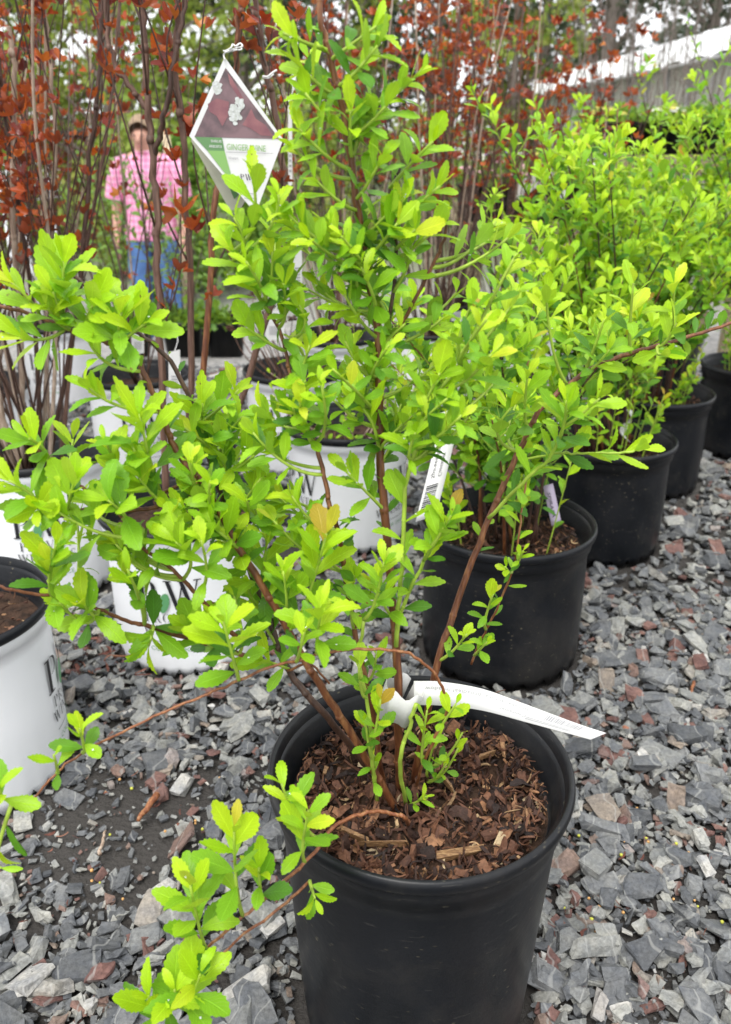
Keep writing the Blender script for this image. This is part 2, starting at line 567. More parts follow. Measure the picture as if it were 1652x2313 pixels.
# ------------------------------------------------------------------ ground
ys = np.concatenate([np.linspace(-3, 8, 111), np.geomspace(8.5, 260, 26)])
xs = np.concatenate([-np.geomspace(4, 160, 14)[::-1], np.linspace(-3.8, 3.8, 39), np.geomspace(4, 160, 14)])
GX, GY = np.meshgrid(xs, ys)
GV = np.stack([GX, GY, gz(GY)], -1).reshape(-1, 3)
GV[:, 2] += np.where(np.abs(GV[:, 1]) < 8, (np.sin(GV[:, 0] * 9) * np.cos(GV[:, 1] * 7)) * .003, 0) - .004
nx = len(xs)
GF = [(j * nx + i, j * nx + i + 1, (j + 1) * nx + i + 1, (j + 1) * nx + i) for j in range(len(ys) - 1) for i in range(nx - 1)]
ground = link('ground', tri_mesh('ground', GV, GF, [M['ground']], smooth=True))
tag(ground, 'dark wet soil yard under loose slate gravel', kind='structure')

# ------------------------------------------------------------------ leaf shapes
def leaf_shape(seed, width, curl, fold, teeth=.09, rows=16, side=0.0, peak=.62):
    g = np.random.default_rng(seed)
    V, F, U = [], [], []
    y = z = x0 = 0.0
    prev = 0.0
    for i in range(rows + 1):
        t = i / rows
        st = t - prev
        prev = t
        an = curl * (t ** 1.3) + .05 * math.sin(5 * t + seed)
        y += st * math.cos(an)
        z -= st * math.sin(an)
        x0 += st * side * (t - .3)
        k = math.log(.5) / math.log(peak)
        s = math.sin(math.pi * min(1, max(0, t)) ** k) ** .85 if 0 < t < 1 else 0
        hw = width * .50 * s * (1 if t > .12 else .55) + (.012 if t < 1 else .004)
        if t > .3: hw *= 1 + (teeth if i % 2 else -teeth) * (.9 + .3 * g.random())
        f = fold * (1 - .4 * t)
        wv = .012 * math.sin(9 * t + seed)
        yy = .025 if (i % 2 and t > .3) else 0
        V += [(x0 - hw * math.cos(f), y + yy, z + hw * math.sin(f) + wv), (x0, y, z), (x0 + hw * math.cos(f), y + yy, z + hw * math.sin(f) - wv)]
        U += [(-1, t), (0, t), (1, t)]
        if i:
            a = (i - 1) * 3
            F += [(a, a + 1, a + 4), (a, a + 4, a + 3), (a + 1, a + 2, a + 5), (a + 1, a + 5, a + 4)]
    return np.array(V), np.array(F), np.array(U)


def lobed_shape(seed, cup):
    """a three lobed, toothed, cupped leaf"""
    g = np.random.default_rng(seed)
    V, U = [(0, 0, 0)], [(0, 0)]
    n = 19
    tilt = g.uniform(-.25, .25)
    for ring, k in ((.5, .5), (1.0, 1.0)):
        for i in range(n):
            ph = R(-74 + 148 * i / (n - 1))
            lob = max(a_ * (1 - min(1, abs(ph - R(c_)) / R(w_)) ** 1.3 * .55) for c_, a_, w_ in ((0, 1.0, 34), (-50, .86, 30), (50, .86, 30)))
            if ring == 1.0: lob *= 1 + .05 * (-1) ** i + .09 * (g.random() - .5)
            else: lob = .5 + lob * .5
            r = k * lob
            x, yv = r * math.sin(ph), r * math.cos(ph) + .10
            zz = cup * (x * x * 1.3 + .3 * r ** 2.5) + tilt * x * r + .06 * math.cos(4 * ph + seed) * k
            V.append((x, yv, zz))
            U.append((math.sin(ph) * 1.1, r))
    F = []
    for i in range(n - 1):
        F.append((0, 1 + i + 1, 1 + i))
        a, b = 1 + i, 1 + n + i
        F += [(a, a + 1, b + 1), (a, b + 1, b)]
    return np.array(V), np.array(F), np.array(U)


OBO = [leaf_shape(s, w_, c, f, te, sd, pk) if False else leaf_shape(s, w_, c, f, te, 16, sd, pk) for s, w_, c, f, te, sd, pk in (
    (1, .40, .35, .22, .08, .05, .62), (2, .36, .7, .30, .08, -.1, .64), (3, .44, .15, .18, .07, .1, .60), (4, .34, -.25, .35, .08, -.05, .60),
    (5, .46, .5, .28, .07, .0, .66), (6, .30, .9, .40, .09, .12, .60), (7, .42, .05, .45, .08, -.12, .63), (8, .38, .55, .12, .08, .08, .58), (9, .33, 1.2, .2, .08, .2, .6), (10, .30, .4, .6, .07, -.2, .58), (11, .50, -.3, .1, .07, .1, .62), (12, .28, .2, .3, .10, .15, .56))]
SMALL = [leaf_shape(20 + s, w_, c, f, .04, 8, sd, .60) for s, w_, c, f, sd in ((1, .42, .4, .25, .05), (2, .46, .1, .3, -.05), (3, .36, .7, .35, .1), (4, .5, .3, .15, 0))]
LOB = [lobed_shape(s, c) for s, c in ((1, .9), (2, -.5), (3, 1.5), (4, .2), (5, 1.2), (6, -.9), (7, .7))]
BLADE = [leaf_shape(40 + s, .6, .3, .2, .0, 2, 0, .5) for s in range(2)]


class Leaves:
    """leaf records of one plant; the 300 that show largest become parts, the rest one part"""
    def __init__(s, shapes, mats): s.sh, s.mats, s.rec = shapes, mats, []

    def add(s, pos, d_, n_, L, m):
        d_ = nrm(d_)
        n_ = np.asarray(n_, float)
        n_ = nrm(n_ - d_ * np.dot(n_, d_))
        x = np.cross(d_, n_)
        Mx = np.eye(4)
        Mx[:3, 0], Mx[:3, 1], Mx[:3, 2], Mx[:3, 3] = x * L, d_ * L, n_ * L, pos
        s.rec.append((int(rng.integers(len(s.sh))), Mx, float(rng.random()), m, L))

    def build(s, parent, limit=300, name='leaf', rest='foliage'):
        if not s.rec: return
        pos = np.array([r[1][:3, 3] for r in s.rec])
        u, v, dep = proj(pos)
        size = np.array([r[4] for r in s.rec]) / np.maximum(dep, .05)
        vis = (u > -30) & (u < PW_ + 30) & (v > -30) & (v < PH_ + 30) & (dep > 0)
        order = np.argsort(-(size * np.where(vis, 1, .01)))
        inv = WM(parent).inverted()
        cache = {}
        for i in order[:limit]:
            ti, Mx, rn, m, L = s.rec[i]
            key = (ti, m)
            if key not in cache:
                V, F, U = s.sh[ti]
                cache[key] = tri_mesh(name, V, F, [s.mats[m]], smooth=True, uv=U)
            o = bpy.data.objects.new(name, cache[key])
            COL.objects.link(o)
            o.parent = parent
            o.matrix_basis = inv @ Matrix(Mx.tolist())
        restr = [s.rec[i] for i in order[limit:]]
        if restr:
            o = link(rest, merged(rest, s.sh, restr, s.mats, True), parent)
            o['kind'] = 'stuff'


def merged(name, shapes, recs, mats, smooth=False):
    VV, FF, UU, RR, MM, off = [], [], [], [], [], 0
    for ti in range(len(shapes)):
        sub = [r for r in recs if r[0] == ti]
        if not sub: continue
        sh = shapes[ti]
        V, F = sh[0], sh[1]
        U = sh[2] if len(sh) > 2 else np.zeros((len(V), 2))
        Ms = np.array([r[1] for r in sub])
        W = np.einsum('nij,vj->nvi', Ms[:, :3, :3], V) + Ms[:, None, :3, 3]
        k = len(sub)
        VV.append(W.reshape(-1, 3))
        FF.append((F[None] + (np.arange(k) * len(V))[:, None, None] + off).reshape(-1, 3))
        UU.append(np.tile(U, (k, 1)))
        RR.append(np.repeat([r[2] for r in sub], len(F)))
        MM.append(np.repeat([r[3] for r in sub], len(F)))
        off += k * len(V)
    return tri_mesh(name, np.concatenate(VV), np.concatenate(FF), mats, np.concatenate(MM), smooth, np.concatenate(UU), np.concatenate(RR))


UP = np.array([0, 0, 1.0])


def shoot(lv, path, n, L0, L1, t0=.12, tip=True, red=0.0, old=.3, spread=(72, 26), face=None, phase=None):
    """leaves set in a spiral along a shoot, closing to a rosette at its tip"""
    ts = t0 + (1 - t0) * (np.arange(n) / max(1, n - 1)) ** .85
    pos, T, L = along(path, ts)
    ph = rng.random() * 6.28 if phase is None else phase
    for i in range(n):
        t = ts[i]
        Ti = T[i]
        a = np.cross(Ti, [.3, .9, .2]); a = nrm(a); b = np.cross(Ti, a)
        an = ph + i * 2.399 + rng.normal(0, .2)
        Rr = a * math.cos(an) + b * math.sin(an)
        tilt = R(spread[0] + (spread[1] - spread[0]) * t ** 1.6 + rng.normal(0, 8))
        dv = Ti * math.cos(tilt) + Rr * math.sin(tilt) + UP * .12
        nv = Ti * .8 + UP * .55 + np.array([0, -.35, 0]) + rng.normal(0, .22, 3) - Rr * .2
        sz = L0 + (L1 - L0) * math.sin(math.pi * min(1, .18 + t * .62))
        if tip and t > .93: sz *= .72
        sz *= rng.uniform(.82, 1.15)
        k = t + rng.normal(0, .16)
        m = 0 if k > old + .41 else (1 if k > old else 2)
        if red and t > .9 and rng.random() < red * .55: m = 3
        lv.add(pos[i], dv, nv, sz, m)


# ------------------------------------------------------------------ gravel
def hull(seed, n=4, flat=.5, boxy=True):
    """an angular chip of slate: a slab with knocked-off corners"""
    g = np.random.default_rng(seed)
    if boxy:
        p = np.array([((k & 1) * 2 - 1, ((k >> 1) & 1) * 2 - 1, (k >> 2) * 2 - 1) for k in range(8)], float)
        p[:, 0] *= g.uniform(.45, 1.0, 8)
        p[:, 1] *= g.uniform(.35, .80, 8)
        p[:, 2] *= g.uniform(.55, 1.0, 8)
        e = g.uniform(-1, 1, (n, 3)) * np.array([1.0, .8, .9])
        e[:, 0] = np.sign(e[:, 0]) * g.uniform(.7, 1.05, n)
        p = np.vstack([p, e])
    else:
        p = g.normal(size=(n, 3))
        p /= np.linalg.norm(p, axis=1)[:, None]
        p *= g.uniform(.75, 1.0, (n, 1))
    p[:, 2] *= flat
    bm = bmesh.new()
    vs = [bm.verts.new(q) for q in p]
    r = bmesh.ops.convex_hull(bm, input=vs)
    bmesh.ops.delete(bm, geom=list({e for e in r['geom_interior'] if isinstance(e, bmesh.types.BMVert)}), context='VERTS')
    bmesh.ops.triangulate(bm, faces=bm.faces[:])
    bmesh.ops.recalc_face_normals(bm, faces=bm.faces[:])
    bm.verts.index_update()
    V = np.array([v.co[:] for v in bm.verts]); F = np.array([[v.index for v in f.verts] for f in bm.faces])
    bm.free()
    return V, F


STONES = [hull(100 + i, 4 + i % 5, (.22, .34, .44, .28)[i % 4]) for i in range(14)] + [hull(150 + i, 11 + i % 5, (.42, .55, .33)[i % 3], False) for i in range(12)]
STONES = [(V * np.array([1, .72, 1]) if i >= 14 else V, F) for i, (V, F) in enumerate(STONES)]
def chipped(V, F, seed):
    """the same stone with its faces broken up: one more level of facets"""
    g = np.random.default_rng(seed)
    bm = bmesh.new()
    vs = [bm.verts.new(p) for p in V]
    for f in F: bm.faces.new([vs[i] for i in f])
    bmesh.ops.subdivide_edges(bm, edges=bm.edges[:], cuts=1, use_grid_fill=True)
    bmesh.ops.triangulate(bm, faces=bm.faces[:])
    bm.normal_update()
    for v_ in bm.verts:
        v_.co += v_.normal * g.normal(-.02, .055) + Vector(g.normal(0, .03, 3))
    bm.verts.index_update()
    W = np.array([v_.co[:] for v_ in bm.verts]); T = np.array([[v_.index for v_ in f.verts] for f in bm.faces])
    bm.free()
    return W, T


STONES_HI = [chipped(V, F, 900 + i) for i, (V, F) in enumerate(STONES)]
# pots: x, y, base radius, keep gravel out from under them
KN = .909                                   # the front pot stands nearer than first measured
FRONT = (.050, .615)
BLACK = [(.242, 1.31), (.529, 1.758), (.754, 2.135), (1.135, 2.42), (.97, 2.80)]
WHITE = [(-.575, .99), (-.663, 1.58), (-.318, 1.345), (-.041, 1.813), (-.196, 2.296), (-.62, 2.25), (-1.02, 2.12)]
KEEP = [(*FRONT, .122)] + [(x, y, .142) for x, y in BLACK] + [(x, y, .132) for x, y in WHITE]


def euler(rx, ry, rz):
    return np.array(Matrix.Rotation(rz, 3, 'Z') @ Matrix.Rotation(ry, 3, 'Y') @ Matrix.Rotation(rx, 3, 'X'))


def dens(x, y):
    """sparser, finer gravel in the bare patch beside the white pot"""
    q = math.exp(-(((x + .34) / .24) ** 2 + ((y - .86) / .17) ** 2) ** 1.5)
    return 1 - .86 * q


srec = []


def scatter(n, y0, y1, smin, smax, zlift, tilt, pw=1.0, small=False):
    k = 0
    while k < n:
        y = y0 + (y1 - y0) * rng.random() ** pw
        dep = .916 * y + .337
        hw = .45 * dep + .06
        x = rng.uniform(-hw, hw)
        if rng.random() * ((.45 * (.916 * y1 + .337) + .06)) > hw: continue
        k += 1
        s = smin + (smax - smin) * rng.random() ** 2.2
        dn = dens(x, y)
        if not small and rng.random() > dn: continue
        if small and rng.random() > .35 + .65 * dn: continue
        if any((x - a) ** 2 + (y - b) ** 2 < (c + s * .8) ** 2 for a, b, c in KEEP): continue
        rot = euler(rng.normal(0, tilt), rng.normal(0, tilt), rng.uniform(0, 6.28))
        Mx = np.eye(4)
        Mx[:3, :3] = rot @ np.diag([s * rng.uniform(.8, 1.2), s * rng.uniform(.7, 1.1), s * rng.uniform(.7, 1.15)])
        Mx[:3, 3] = (x, y, float(gz(y)) + zlift * rng.uniform(.3, 1.2) * dn + s * .12)
        srec.append((int(rng.integers(len(STONES))), Mx, float(rng.random()), 0, s))


scatter(15000, .25, 1.5, .0025, .009, .003, .5, 1.0, True)
scatter(8200, .25, 1.5, .007, .017, .008, .45)
scatter(1500, .25, 1.5, .014, .030, .015, .3)
scatter(11000, 1.5, 3.4, .009, .024, .008, .4)
scatter(1700, 1.5, 3.4, .016, .030, .016, .3)


def place_stone(u, v, s, rv, ti, rz, sc=(1, 1, 1), zl=.012):
    p = PZ(u, v, zl)
    Mx = np.eye(4)
    s *= .74
    Mx[:3, :3] = euler(.08, .05, rz) @ np.diag([s * sc[0], s * sc[1], s * sc[2]])
    Mx[:3, 3] = p
    srec.append((ti, Mx, rv, 0, s * 3))


place_stone(1560, 1662, .042, .925, 6, .1, (1.0, .75, 1.1), .02)     # big red-brown stone
place_stone(1350, 1955, .030, .93, 2, .7, (1, .9, .9), .02)
place_stone(1365, 2000, .034, .66, 9, .2, (1, .8, .8))
place_stone(1365, 1868, .045, .30, 5, -.4, (1.1, .5, .8), .02)
place_stone(1580, 1800, .042, .42, 10, -.5, (1, 1, .9))
place_stone(1490, 1700, .040, .2, 7, -.7, (1.2, .7, .7))
place_stone(1480, 1580, .042, .3, 1, .1, (1.2, .6, .8))
place_stone(330, 2112, .030, .985, 3, .5, (1, .9, .8))
place_stone(530, 2130, .034, .84, 14, .9, (1.1, .7, .8))
place_stone(1390, 1490, .05, .62, 11, .1, (1.3, .8, .5))
place_stone(420, 2165, .018, 1.0, 12, .1)
place_stone(175, 2190, .034, .5, 13, .1)

su, sv_, sd = proj(np.array([r[1][:3, 3] for r in srec]))
ssz = np.array([r[4] for r in srec]) / np.maximum(sd, .1)
svis = (su > 0) & (su < PW_) & (sv_ > 0) & (sv_ < PH_)
so = np.argsort(-(ssz * np.where(svis, 1, .01)))
scache = {}
for i in so[:300]:
    ti, Mx, rn, m, s = srec[i]
    V, F = STONES_HI[ti]
    me = tri_mesh('stone', V, F, [M['stone']], rnd=np.full(len(F), rn))
    o = link('stone', me, ground, Matrix(Mx.tolist()))
NS = len(STONES)
mid_ = [(srec[i][0] + (NS if q < 3200 else 0),) + srec[i][1:] for q, i in enumerate(so[300:])]
go = link('gravel', merged('gravel', STONES + STONES_HI, mid_, [M['stone']]), ground)
go['kind'] = 'stuff'

# ------------------------------------------------------------------ pots
def pot_parts(root, rim, H, rb, body_m, rim_m, fill, notch=18, white=False, tilt=0.0):
    """lathe pot: body with stepped lip inside, rolled rim and a scalloped foot"""
    rt = rim - .010
    n = 90
    mb = MB()

    def scal(j, i, r, z):
        if j <= 2 and notch:
            s = .5 + .5 * math.cos(2 * math.pi * i * notch / n)
            if j == 1: z = z + .016 * s ** 3
            if j == 0: z = z + .016 * s ** 3
            if j == 2: r = r - .0035 * s
        return r, z
    prof = [(rb - .012, .004), (rb - .003, .002), (rb, .022), (rb + (rt - rb) * .10, .045), (rb + (rt - rb) * .5, H * .5), (rt - .002, H - .055), (rt, H - .036), (rt + .003, H - .034), (rt + .004, H - .018)]
    mb.lathe(prof, n, mod=scal)
    mb.lathe([(rt - .014, fill - .03), (rt - .0125, fill), (rt - .0115, H - .0465), (rt - .0075, H - .0425), (rt - .0072, H - .0305), (rt - .0032, H - .0265), (rt - .0028, H - .0155), (rt + .001, H - .012)], n, m=1)
    mb.lathe([(rb - .012, .004), (.001, .012)], n)
    mb.build('body', [body_m, M['pot_black'] if white else body_m], root, True, Matrix())
    rm = MB()
    rm.lathe([(rt + .001, H - .012), (rt + .0035, H - .003), (rim - .004, H), (rim - .0008, H - .003), (rim, H - .008), (rim - .001, H - .013), (rim - .0035, H - .0165), (rt + .004, H - .018)], n)
    rm.build('rim', rim_m, root, True, Matrix())
    sm = MB()
    rr = [(rt - .010) * k for k in (1.0, .8, .6, .4, .2, .02)]
    V, F = [], []
    for j, r in enumerate(rr):
        for i in range(48):
            a = 2 * math.pi * i / 48
            V.append((r * math.cos(a), r * math.sin(a), fill + (rng.normal(0, .003) if j else 0)))
    for j in range(5):
        for i in range(48):
            F.append((j * 48 + i, j * 48 + (i + 1) % 48, (j + 1) * 48 + (i + 1) % 48, (j + 1) * 48 + i))
    sm.add(V, F)
    sm.build('potting_soil', M['soil'], root, True, Matrix())


# serif lettering as strokes: ('L', x0, y0, x1, y1, t) or ('A', cx, cy, rx, ry, a0, a1, tmax, tmin)
SER = {
    'P': (.72, [('L', .17, .0, .17, 1, .14), ('L', 0, .02, .36, .02, .04), ('L', 0, .98, .2, .98, .04), ('A', .3, .74, .34, .25, 92, -92, .14, .035)]),
    'W': (1.15, [('L', .1, 1, .36, 0, .13), ('L', .36, 0, .58, 1, .045), ('L', .52, 1, .78, 0, .13), ('L', .78, 0, 1.02, 1, .045), ('L', -.02, .98, .24, .98, .04), ('L', .42, .98, .66, .98, .04), ('L', .9, .98, 1.14, .98, .04)]),
    'R': (.8, [('L', .17, .0, .17, 1, .13), ('L', 0, .02, .34, .02, .04), ('L', 0, .98, .2, .98, .04), ('A', .3, .75, .32, .23, 92, -92, .13, .035), ('L', .36, .52, .70, 0, .13), ('L', .62, .02, .82, .02, .04)]),
    'O': (.9, [('A', .44, .5, .38, .46, 0, 360, .13, .04)]),
    'V': (.85, [('L', .1, 1, .42, 0, .13), ('L', .42, 0, .74, 1, .045), ('L', -.03, .98, .25, .98, .04), ('L', .62, .98, .87, .98, .04)]),
    'E': (.68, [('L', .17, 0, .17, 1, .13), ('L', .0, .02, .6, .02, .05), ('L', 0, .98, .58, .98, .05), ('L', .2, .52, .48, .52, .04), ('L', .59, .0, .59, .2, .04), ('L', .57, .8, .57, 1, .04)]),
    'N': (.92, [('L', .14, 0, .14, 1, .05), ('L', .14, 1, .74, 0, .13), ('L', .74, 0, .74, 1, .05), ('L', 0, .02, .28, .02, .04), ('L', 0, .98, .16, .98, .04), ('L', .6, .98, .88, .98, .04)]),
    'I': (.38, [('L', .17, 0, .17, 1, .13), ('L', 0, .02, .34, .02, .04), ('L', 0, .98, .34, .98, .04)]),
    'S': (.62, [('A', .29, .74, .22, .22, 20, 270, .10, .05), ('A', .29, .26, .24, .24, 90, -160, .12, .05), ('L', .5, .72, .5, .95, .03), ('L', .07, .05, .07, .28, .03)]),
}


def serif(text, x, y, h, fn, mb, m=0, track=.06):
    """letters through the map fn(x, y) -> point"""
    for ch in text:
        if ch == ' ':
            x += .4 * h
            continue
        wd, st = SER[ch]
        for s in st:
            if s[0] == 'L':
                _, a, b, c, e, t = s
                pts = [(a + (c - a) * k / 4, b + (e - b) * k / 4) for k in range(5)]
                tk = [t] * 5
                vert = abs(e - b) > abs(c - a)
                off = (lambda q, t_: ((q[0] - t_ / 2, q[1]), (q[0] + t_ / 2, q[1]))) if vert else (lambda q, t_: ((q[0], q[1] - t_ / 2), (q[0], q[1] + t_ / 2)))
                ed = [off(q, t) for q in pts]
            else:
                _, cx, cy, rx, ry, a0, a1, tm, tn = s
                ed = []
                for k in range(17):
                    a = R(a0 + (a1 - a0) * k / 16)
                    t_ = tn + (tm - tn) * abs(math.cos(a))
                    ed.append(((cx + (rx - t_) * math.cos(a), cy + (ry - t_ * .35) * math.sin(a)), (cx + rx * math.cos(a), cy + ry * math.sin(a))))
            V = []
            for p, q in ed:
                V += [fn(x + p[0] * h, y + p[1] * h), fn(x + q[0] * h, y + q[1] * h)]
            mb.add(V, [(2 * i, 2 * i + 1, 2 * i + 3, 2 * i + 2) for i in range(len(ed) - 1)], m)
        x += (wd + track) * h
    return x


def serif_width(text, h, track=.06):
    return sum((.4 if c == ' ' else SER[c][0] + track) * h for c in text)


def sans(text, size, fn, mb, m=0, x0=0.0, y0=0.0, fit=None):
    """plain lettering from the built-in font through the map fn(x, y) -> point"""
    cu = bpy.data.curves.new('lettering', 'FONT')
    cu.body = text
    cu.size = size
    cu.resolution_u = 2
    o = bpy.data.objects.new('lettering', cu)
    COL.objects.link(o)
    me = bpy.data.meshes.new_from_object(o, depsgraph=bpy.context.evaluated_depsgraph_get())
    V = [v.co[:2] for v in me.vertices]
    k = 1.0
    if fit and V: k = fit / (max(p[0] for p in V) - min(p[0] for p in V))
    mb.add([fn(x0 + p[0] * k, y0 + p[1]) for p in V], [tuple(f.vertices) for f in me.polygons], m)
    bpy.data.objects.remove(o)
    bpy.data.meshes.remove(me)
    bpy.data.curves.remove(cu)


def white_label(root, ang, H, rb, rt, tilt=0.0):
    def fn(x, y):
        x, y = x * math.cos(tilt) - y * math.sin(tilt), x * math.sin(tilt) + y * math.cos(tilt)
        z = H * .50 + y
        r = rb + (rt - rb) * min(1, max(0, z / H)) + .0022
        a = ang + x / r
        return (r * math.cos(a), r * math.sin(a), z)
    mb = MB()
    h = .054
    wpw = serif_width('PW', h, .16)
    serif('P', -wpw / 2, .0, h, fn, mb, 0)
    serif('W', -wpw / 2 + .92 * h, .0, h, fn, mb, 0)
    for tx, yy in (('PROVEN', -.026), ('WINNERS', -.050)):
        hh = .018
        ww = serif_width(tx, hh, .1)
        serif(tx, -ww / 2, yy, hh, fn, mb, 0, .1)
    mb.add([fn(-.05 + .1 * k / 8, -.064 + o) for k in range(9) for o in (0, .0012)], [(2 * i, 2 * i + 2, 2 * i + 3, 2 * i + 1) for i in range(8)], 0)
    sans('COLOR CHOICE', .012, fn, mb, 1, -.045, -.082, .09)
    # leaf emblem between the letters
    ctr = fn(-.004, .004)
    pts = []
    for k in range(12):
        a = 2 * math.pi * k / 12
        pts.append(fn(-.012 + .009 * math.cos(a) + .004 * math.sin(a), .012 + .019 * math.sin(a)))
    V = [tuple(c * 1.0 for c in p) for p in pts]
    V = [(x * 1.006, y * 1.006, z) for x, y, z in V]
    mb.add(V, [tuple(range(12))], 1)
    mb.build('printed_label', [M['ink'], M['ink_green']], root, False, Matrix())


def curl_chip(seed):
    """a curled flake of bark or dry leaf, thin, torn at the edges"""
    g = np.random.default_rng(seed)
    n = 5
    V = []
    bend, tw = g.uniform(-2.6, 2.6), g.uniform(-1.4, 1.4)
    wd = g.choice([.05, .08, .12, .2, .32, .5])
    th = .018 if wd > .25 else .04
    side = g.uniform(-.25, .25)
    for i in range(n + 1):
        t = i / n - .5
        a = bend * t
        c = np.array([math.sin(a) / (bend + 1e-3), side * (4 * t * t), (1 - math.cos(a)) / (bend + 1e-3)])
        wv = wd * (1 - 2.2 * t * t) * g.uniform(.6, 1.2)
        q = np.array([0, math.cos(tw * t), math.sin(tw * t)])
        nn = np.array([-math.sin(a), 0, math.cos(a)]) * th
        mid = nn * g.uniform(2, 6) if wd > .25 else nn * 0
        V += [c - q * wv / 2 - nn + mid, c - nn * 1.2, c + q * wv / 2 - nn + mid, c + nn]
    F = []
    for i in range(n):
        for k in range(4):
            p, q = i * 4 + k, i * 4 + (k + 1) % 4
            F += [(p, q, q + 4), (p, q + 4, p + 4)]
    F += [(0, 2, 1), (0, 3, 2), (n * 4, n * 4 + 1, n * 4 + 2), (n * 4, n * 4 + 2, n * 4 + 3)]
    V = np.array(V)
    return V - V.mean(0), np.array(F)


CHIPS = [curl_chip(300 + i) for i in range(22)] + [hull(400 + i, 4, .3) for i in range(5)]
CHIPS = [(V * (1 if i < 22 else .27), F) for i, (V, F) in enumerate(CHIPS)]


def mulch(root, c, rad, z, n, limit, smin=.008, smax=.026, lean=.5):
    rec = []
    for k in range(n):
        rr = rad * math.sqrt(rng.random())
        a = rng.uniform(0, 6.28)
        s = smin + (smax - smin) * rng.random() ** 1.7
        rr = min(rr, rad - s * .55)
        Mx = np.eye(4)
        Mx[:3, :3] = euler(rng.normal(0, lean), rng.normal(0, lean), rng.uniform(0, 6.28)) @ np.diag([s, s * rng.uniform(.6, 1.2), s])
        Mx[:3, 3] = (c[0] + rr * math.cos(a), c[1] + rr * math.sin(a), z + rng.uniform(-.001, .011) + .012 * (rr / rad) ** 4)
        rec.append((int(rng.integers(len(CHIPS))), Mx, float(rng.random()), 0, s))
    pos = np.array([r[1][:3, 3] for r in rec])
    _, _, dep = proj(pos)
    o_ = np.argsort(-np.array([r[4] for r in rec]) / dep - .35 * (pos[:, 2] - z))
    inv = WM(root).inverted()
    for i in o_[:limit]:
        ti, Mx, rn, m, s = rec[i]
        V, F = CHIPS[ti]
        link('bark_chip', tri_mesh('bark_chip', V, F, [M['chip']], rnd=np.full(len(F), rn)), root, inv @ Matrix(Mx.tolist()))
    rest = [rec[i] for i in o_[limit:]]
    if rest:
        o = link('bark_mulch', merged('bark_mulch', CHIPS, rest, [M['chip']]), root)
        o['kind'] = 'stuff'


BG = 'black nursery pots on the gravel'
FH = .325
front = empty('plant_pot', (*FRONT, 0), 'large black plastic pot in front, full of brown bark mulch under the white strip tag', 'plant pot', BG)
pot_parts(front, .140, FH, .113, M['pot_black'], M['pot_black'], FH - .046, 0)
mulch(front, FRONT, .120, FH - .046, 2300, 300, .006, .032, .65)

BLAB = ['black pot behind the front one, with a lilac label stake in its mulch',
        'second black pot of the row behind, a twisted white ribbon tag inside its rim',
        'third black pot of the row behind, brown mulch showing inside its far rim',
        'black pot at the far end of the row, cut off by the picture edge',
        'black pot hidden behind the leafy shrubs at the end of the row']
BH = .26
blackpots = []
for i, (x, y) in enumerate(BLACK):
    if i == 0:
        p = empty('plant_pot', (x, y, 0), BLAB[0], 'plant pot', BG)
        pot_parts(p, .150, BH, .139, M['pot_black'], M['pot_black'], BH - .048, 22)
    else:
        p = copy_tree(blackpots[0])
        p.location = (x, y, 0)
        p.rotation_euler = (0, 0, i * 1.3)
        p['label'] = BLAB[i]
    blackpots.append(p)
for i, p in enumerate(blackpots[:4]):
    mulch(p, BLACK[i], .124, BH - .046, (700, 500, 400, 200)[i], (120, 60, 40, 0)[i], .008, .026)

WG = 'white printed nursery pots with black rims'
WH, WRB, WRT = .278, .134, .136
WLAB = ['white printed pot in front, cut off by the picture edge, dark soil inside',
        'white printed pot leaning behind the cut off front one, its lettering tilted upward',
        'white printed pot directly behind the front shrub, its foot among red fallen leaves',
        'white printed pot with lettering on two sides, standing between the green shrubs',
        'white printed pot holding a small shrub of dried brown flower heads',
        'white printed pot of the tall red leaved shrub before the person',
        'white printed pot farthest to the side, half hidden by dry tan canes']
whitepots = []
for i, (x, y) in enumerate(WHITE):
    if i == 0:
        p = empty('plant_pot', (x, y, 0), WLAB[0], 'plant pot', WG)
        pot_parts(p, .145, WH, WRB, M['pot_white'], M['pot_black'], WH - .05, 30, True)
        white_label(p, 0, WH, WRB, WRT)
    else:
        p = copy_tree(whitepots[0])
        p.location = (x, y, 0)
        p['label'] = WLAB[i]
    f = math.atan2(-y, -x)
    p.rotation_euler = (0, 0, f + R((76, 0, -14, -50, -8, 0, 10)[i]))
    if i == 1:
        p.rotation_euler = (R(-1), R(-5), f + R(-2))
    whitepots.append(p)
p = whitepots[3]
white_label(p, R(100), WH, WRB, WRT)
for i, p in enumerate(whitepots):
    mulch(p, WHITE[i], .118, WH - .048, (260, 200, 200, 200, 160, 60, 60)[i], (30, 0, 20, 20, 0, 0, 0)[i], .006, .02)

# ------------------------------------------------------------------ the front shrub
SMATS = [M['leaf_young'], M['leaf_mid'], M['leaf_old'], M['leaf_tip']]
FZ = FH - .042
spirea = empty('spirea_shrub', (FRONT[0], FRONT[1], FZ), 'large lime green leafy shrub with reddish stems growing in the front black pot', 'shrub', 'lime green shrubs in black pots')
lv = Leaves(OBO, SMATS)


def path_px(lst, per=6):
    """stems read from the photograph: (u, v, distance) with 'z' points on the mulch"""
    pts = [PZ(a[0], a[1], FZ) if len(a) == 2 else P(a[0], a[1], a[2] * KN) for a in lst]
    return smooth_path(pts, per)


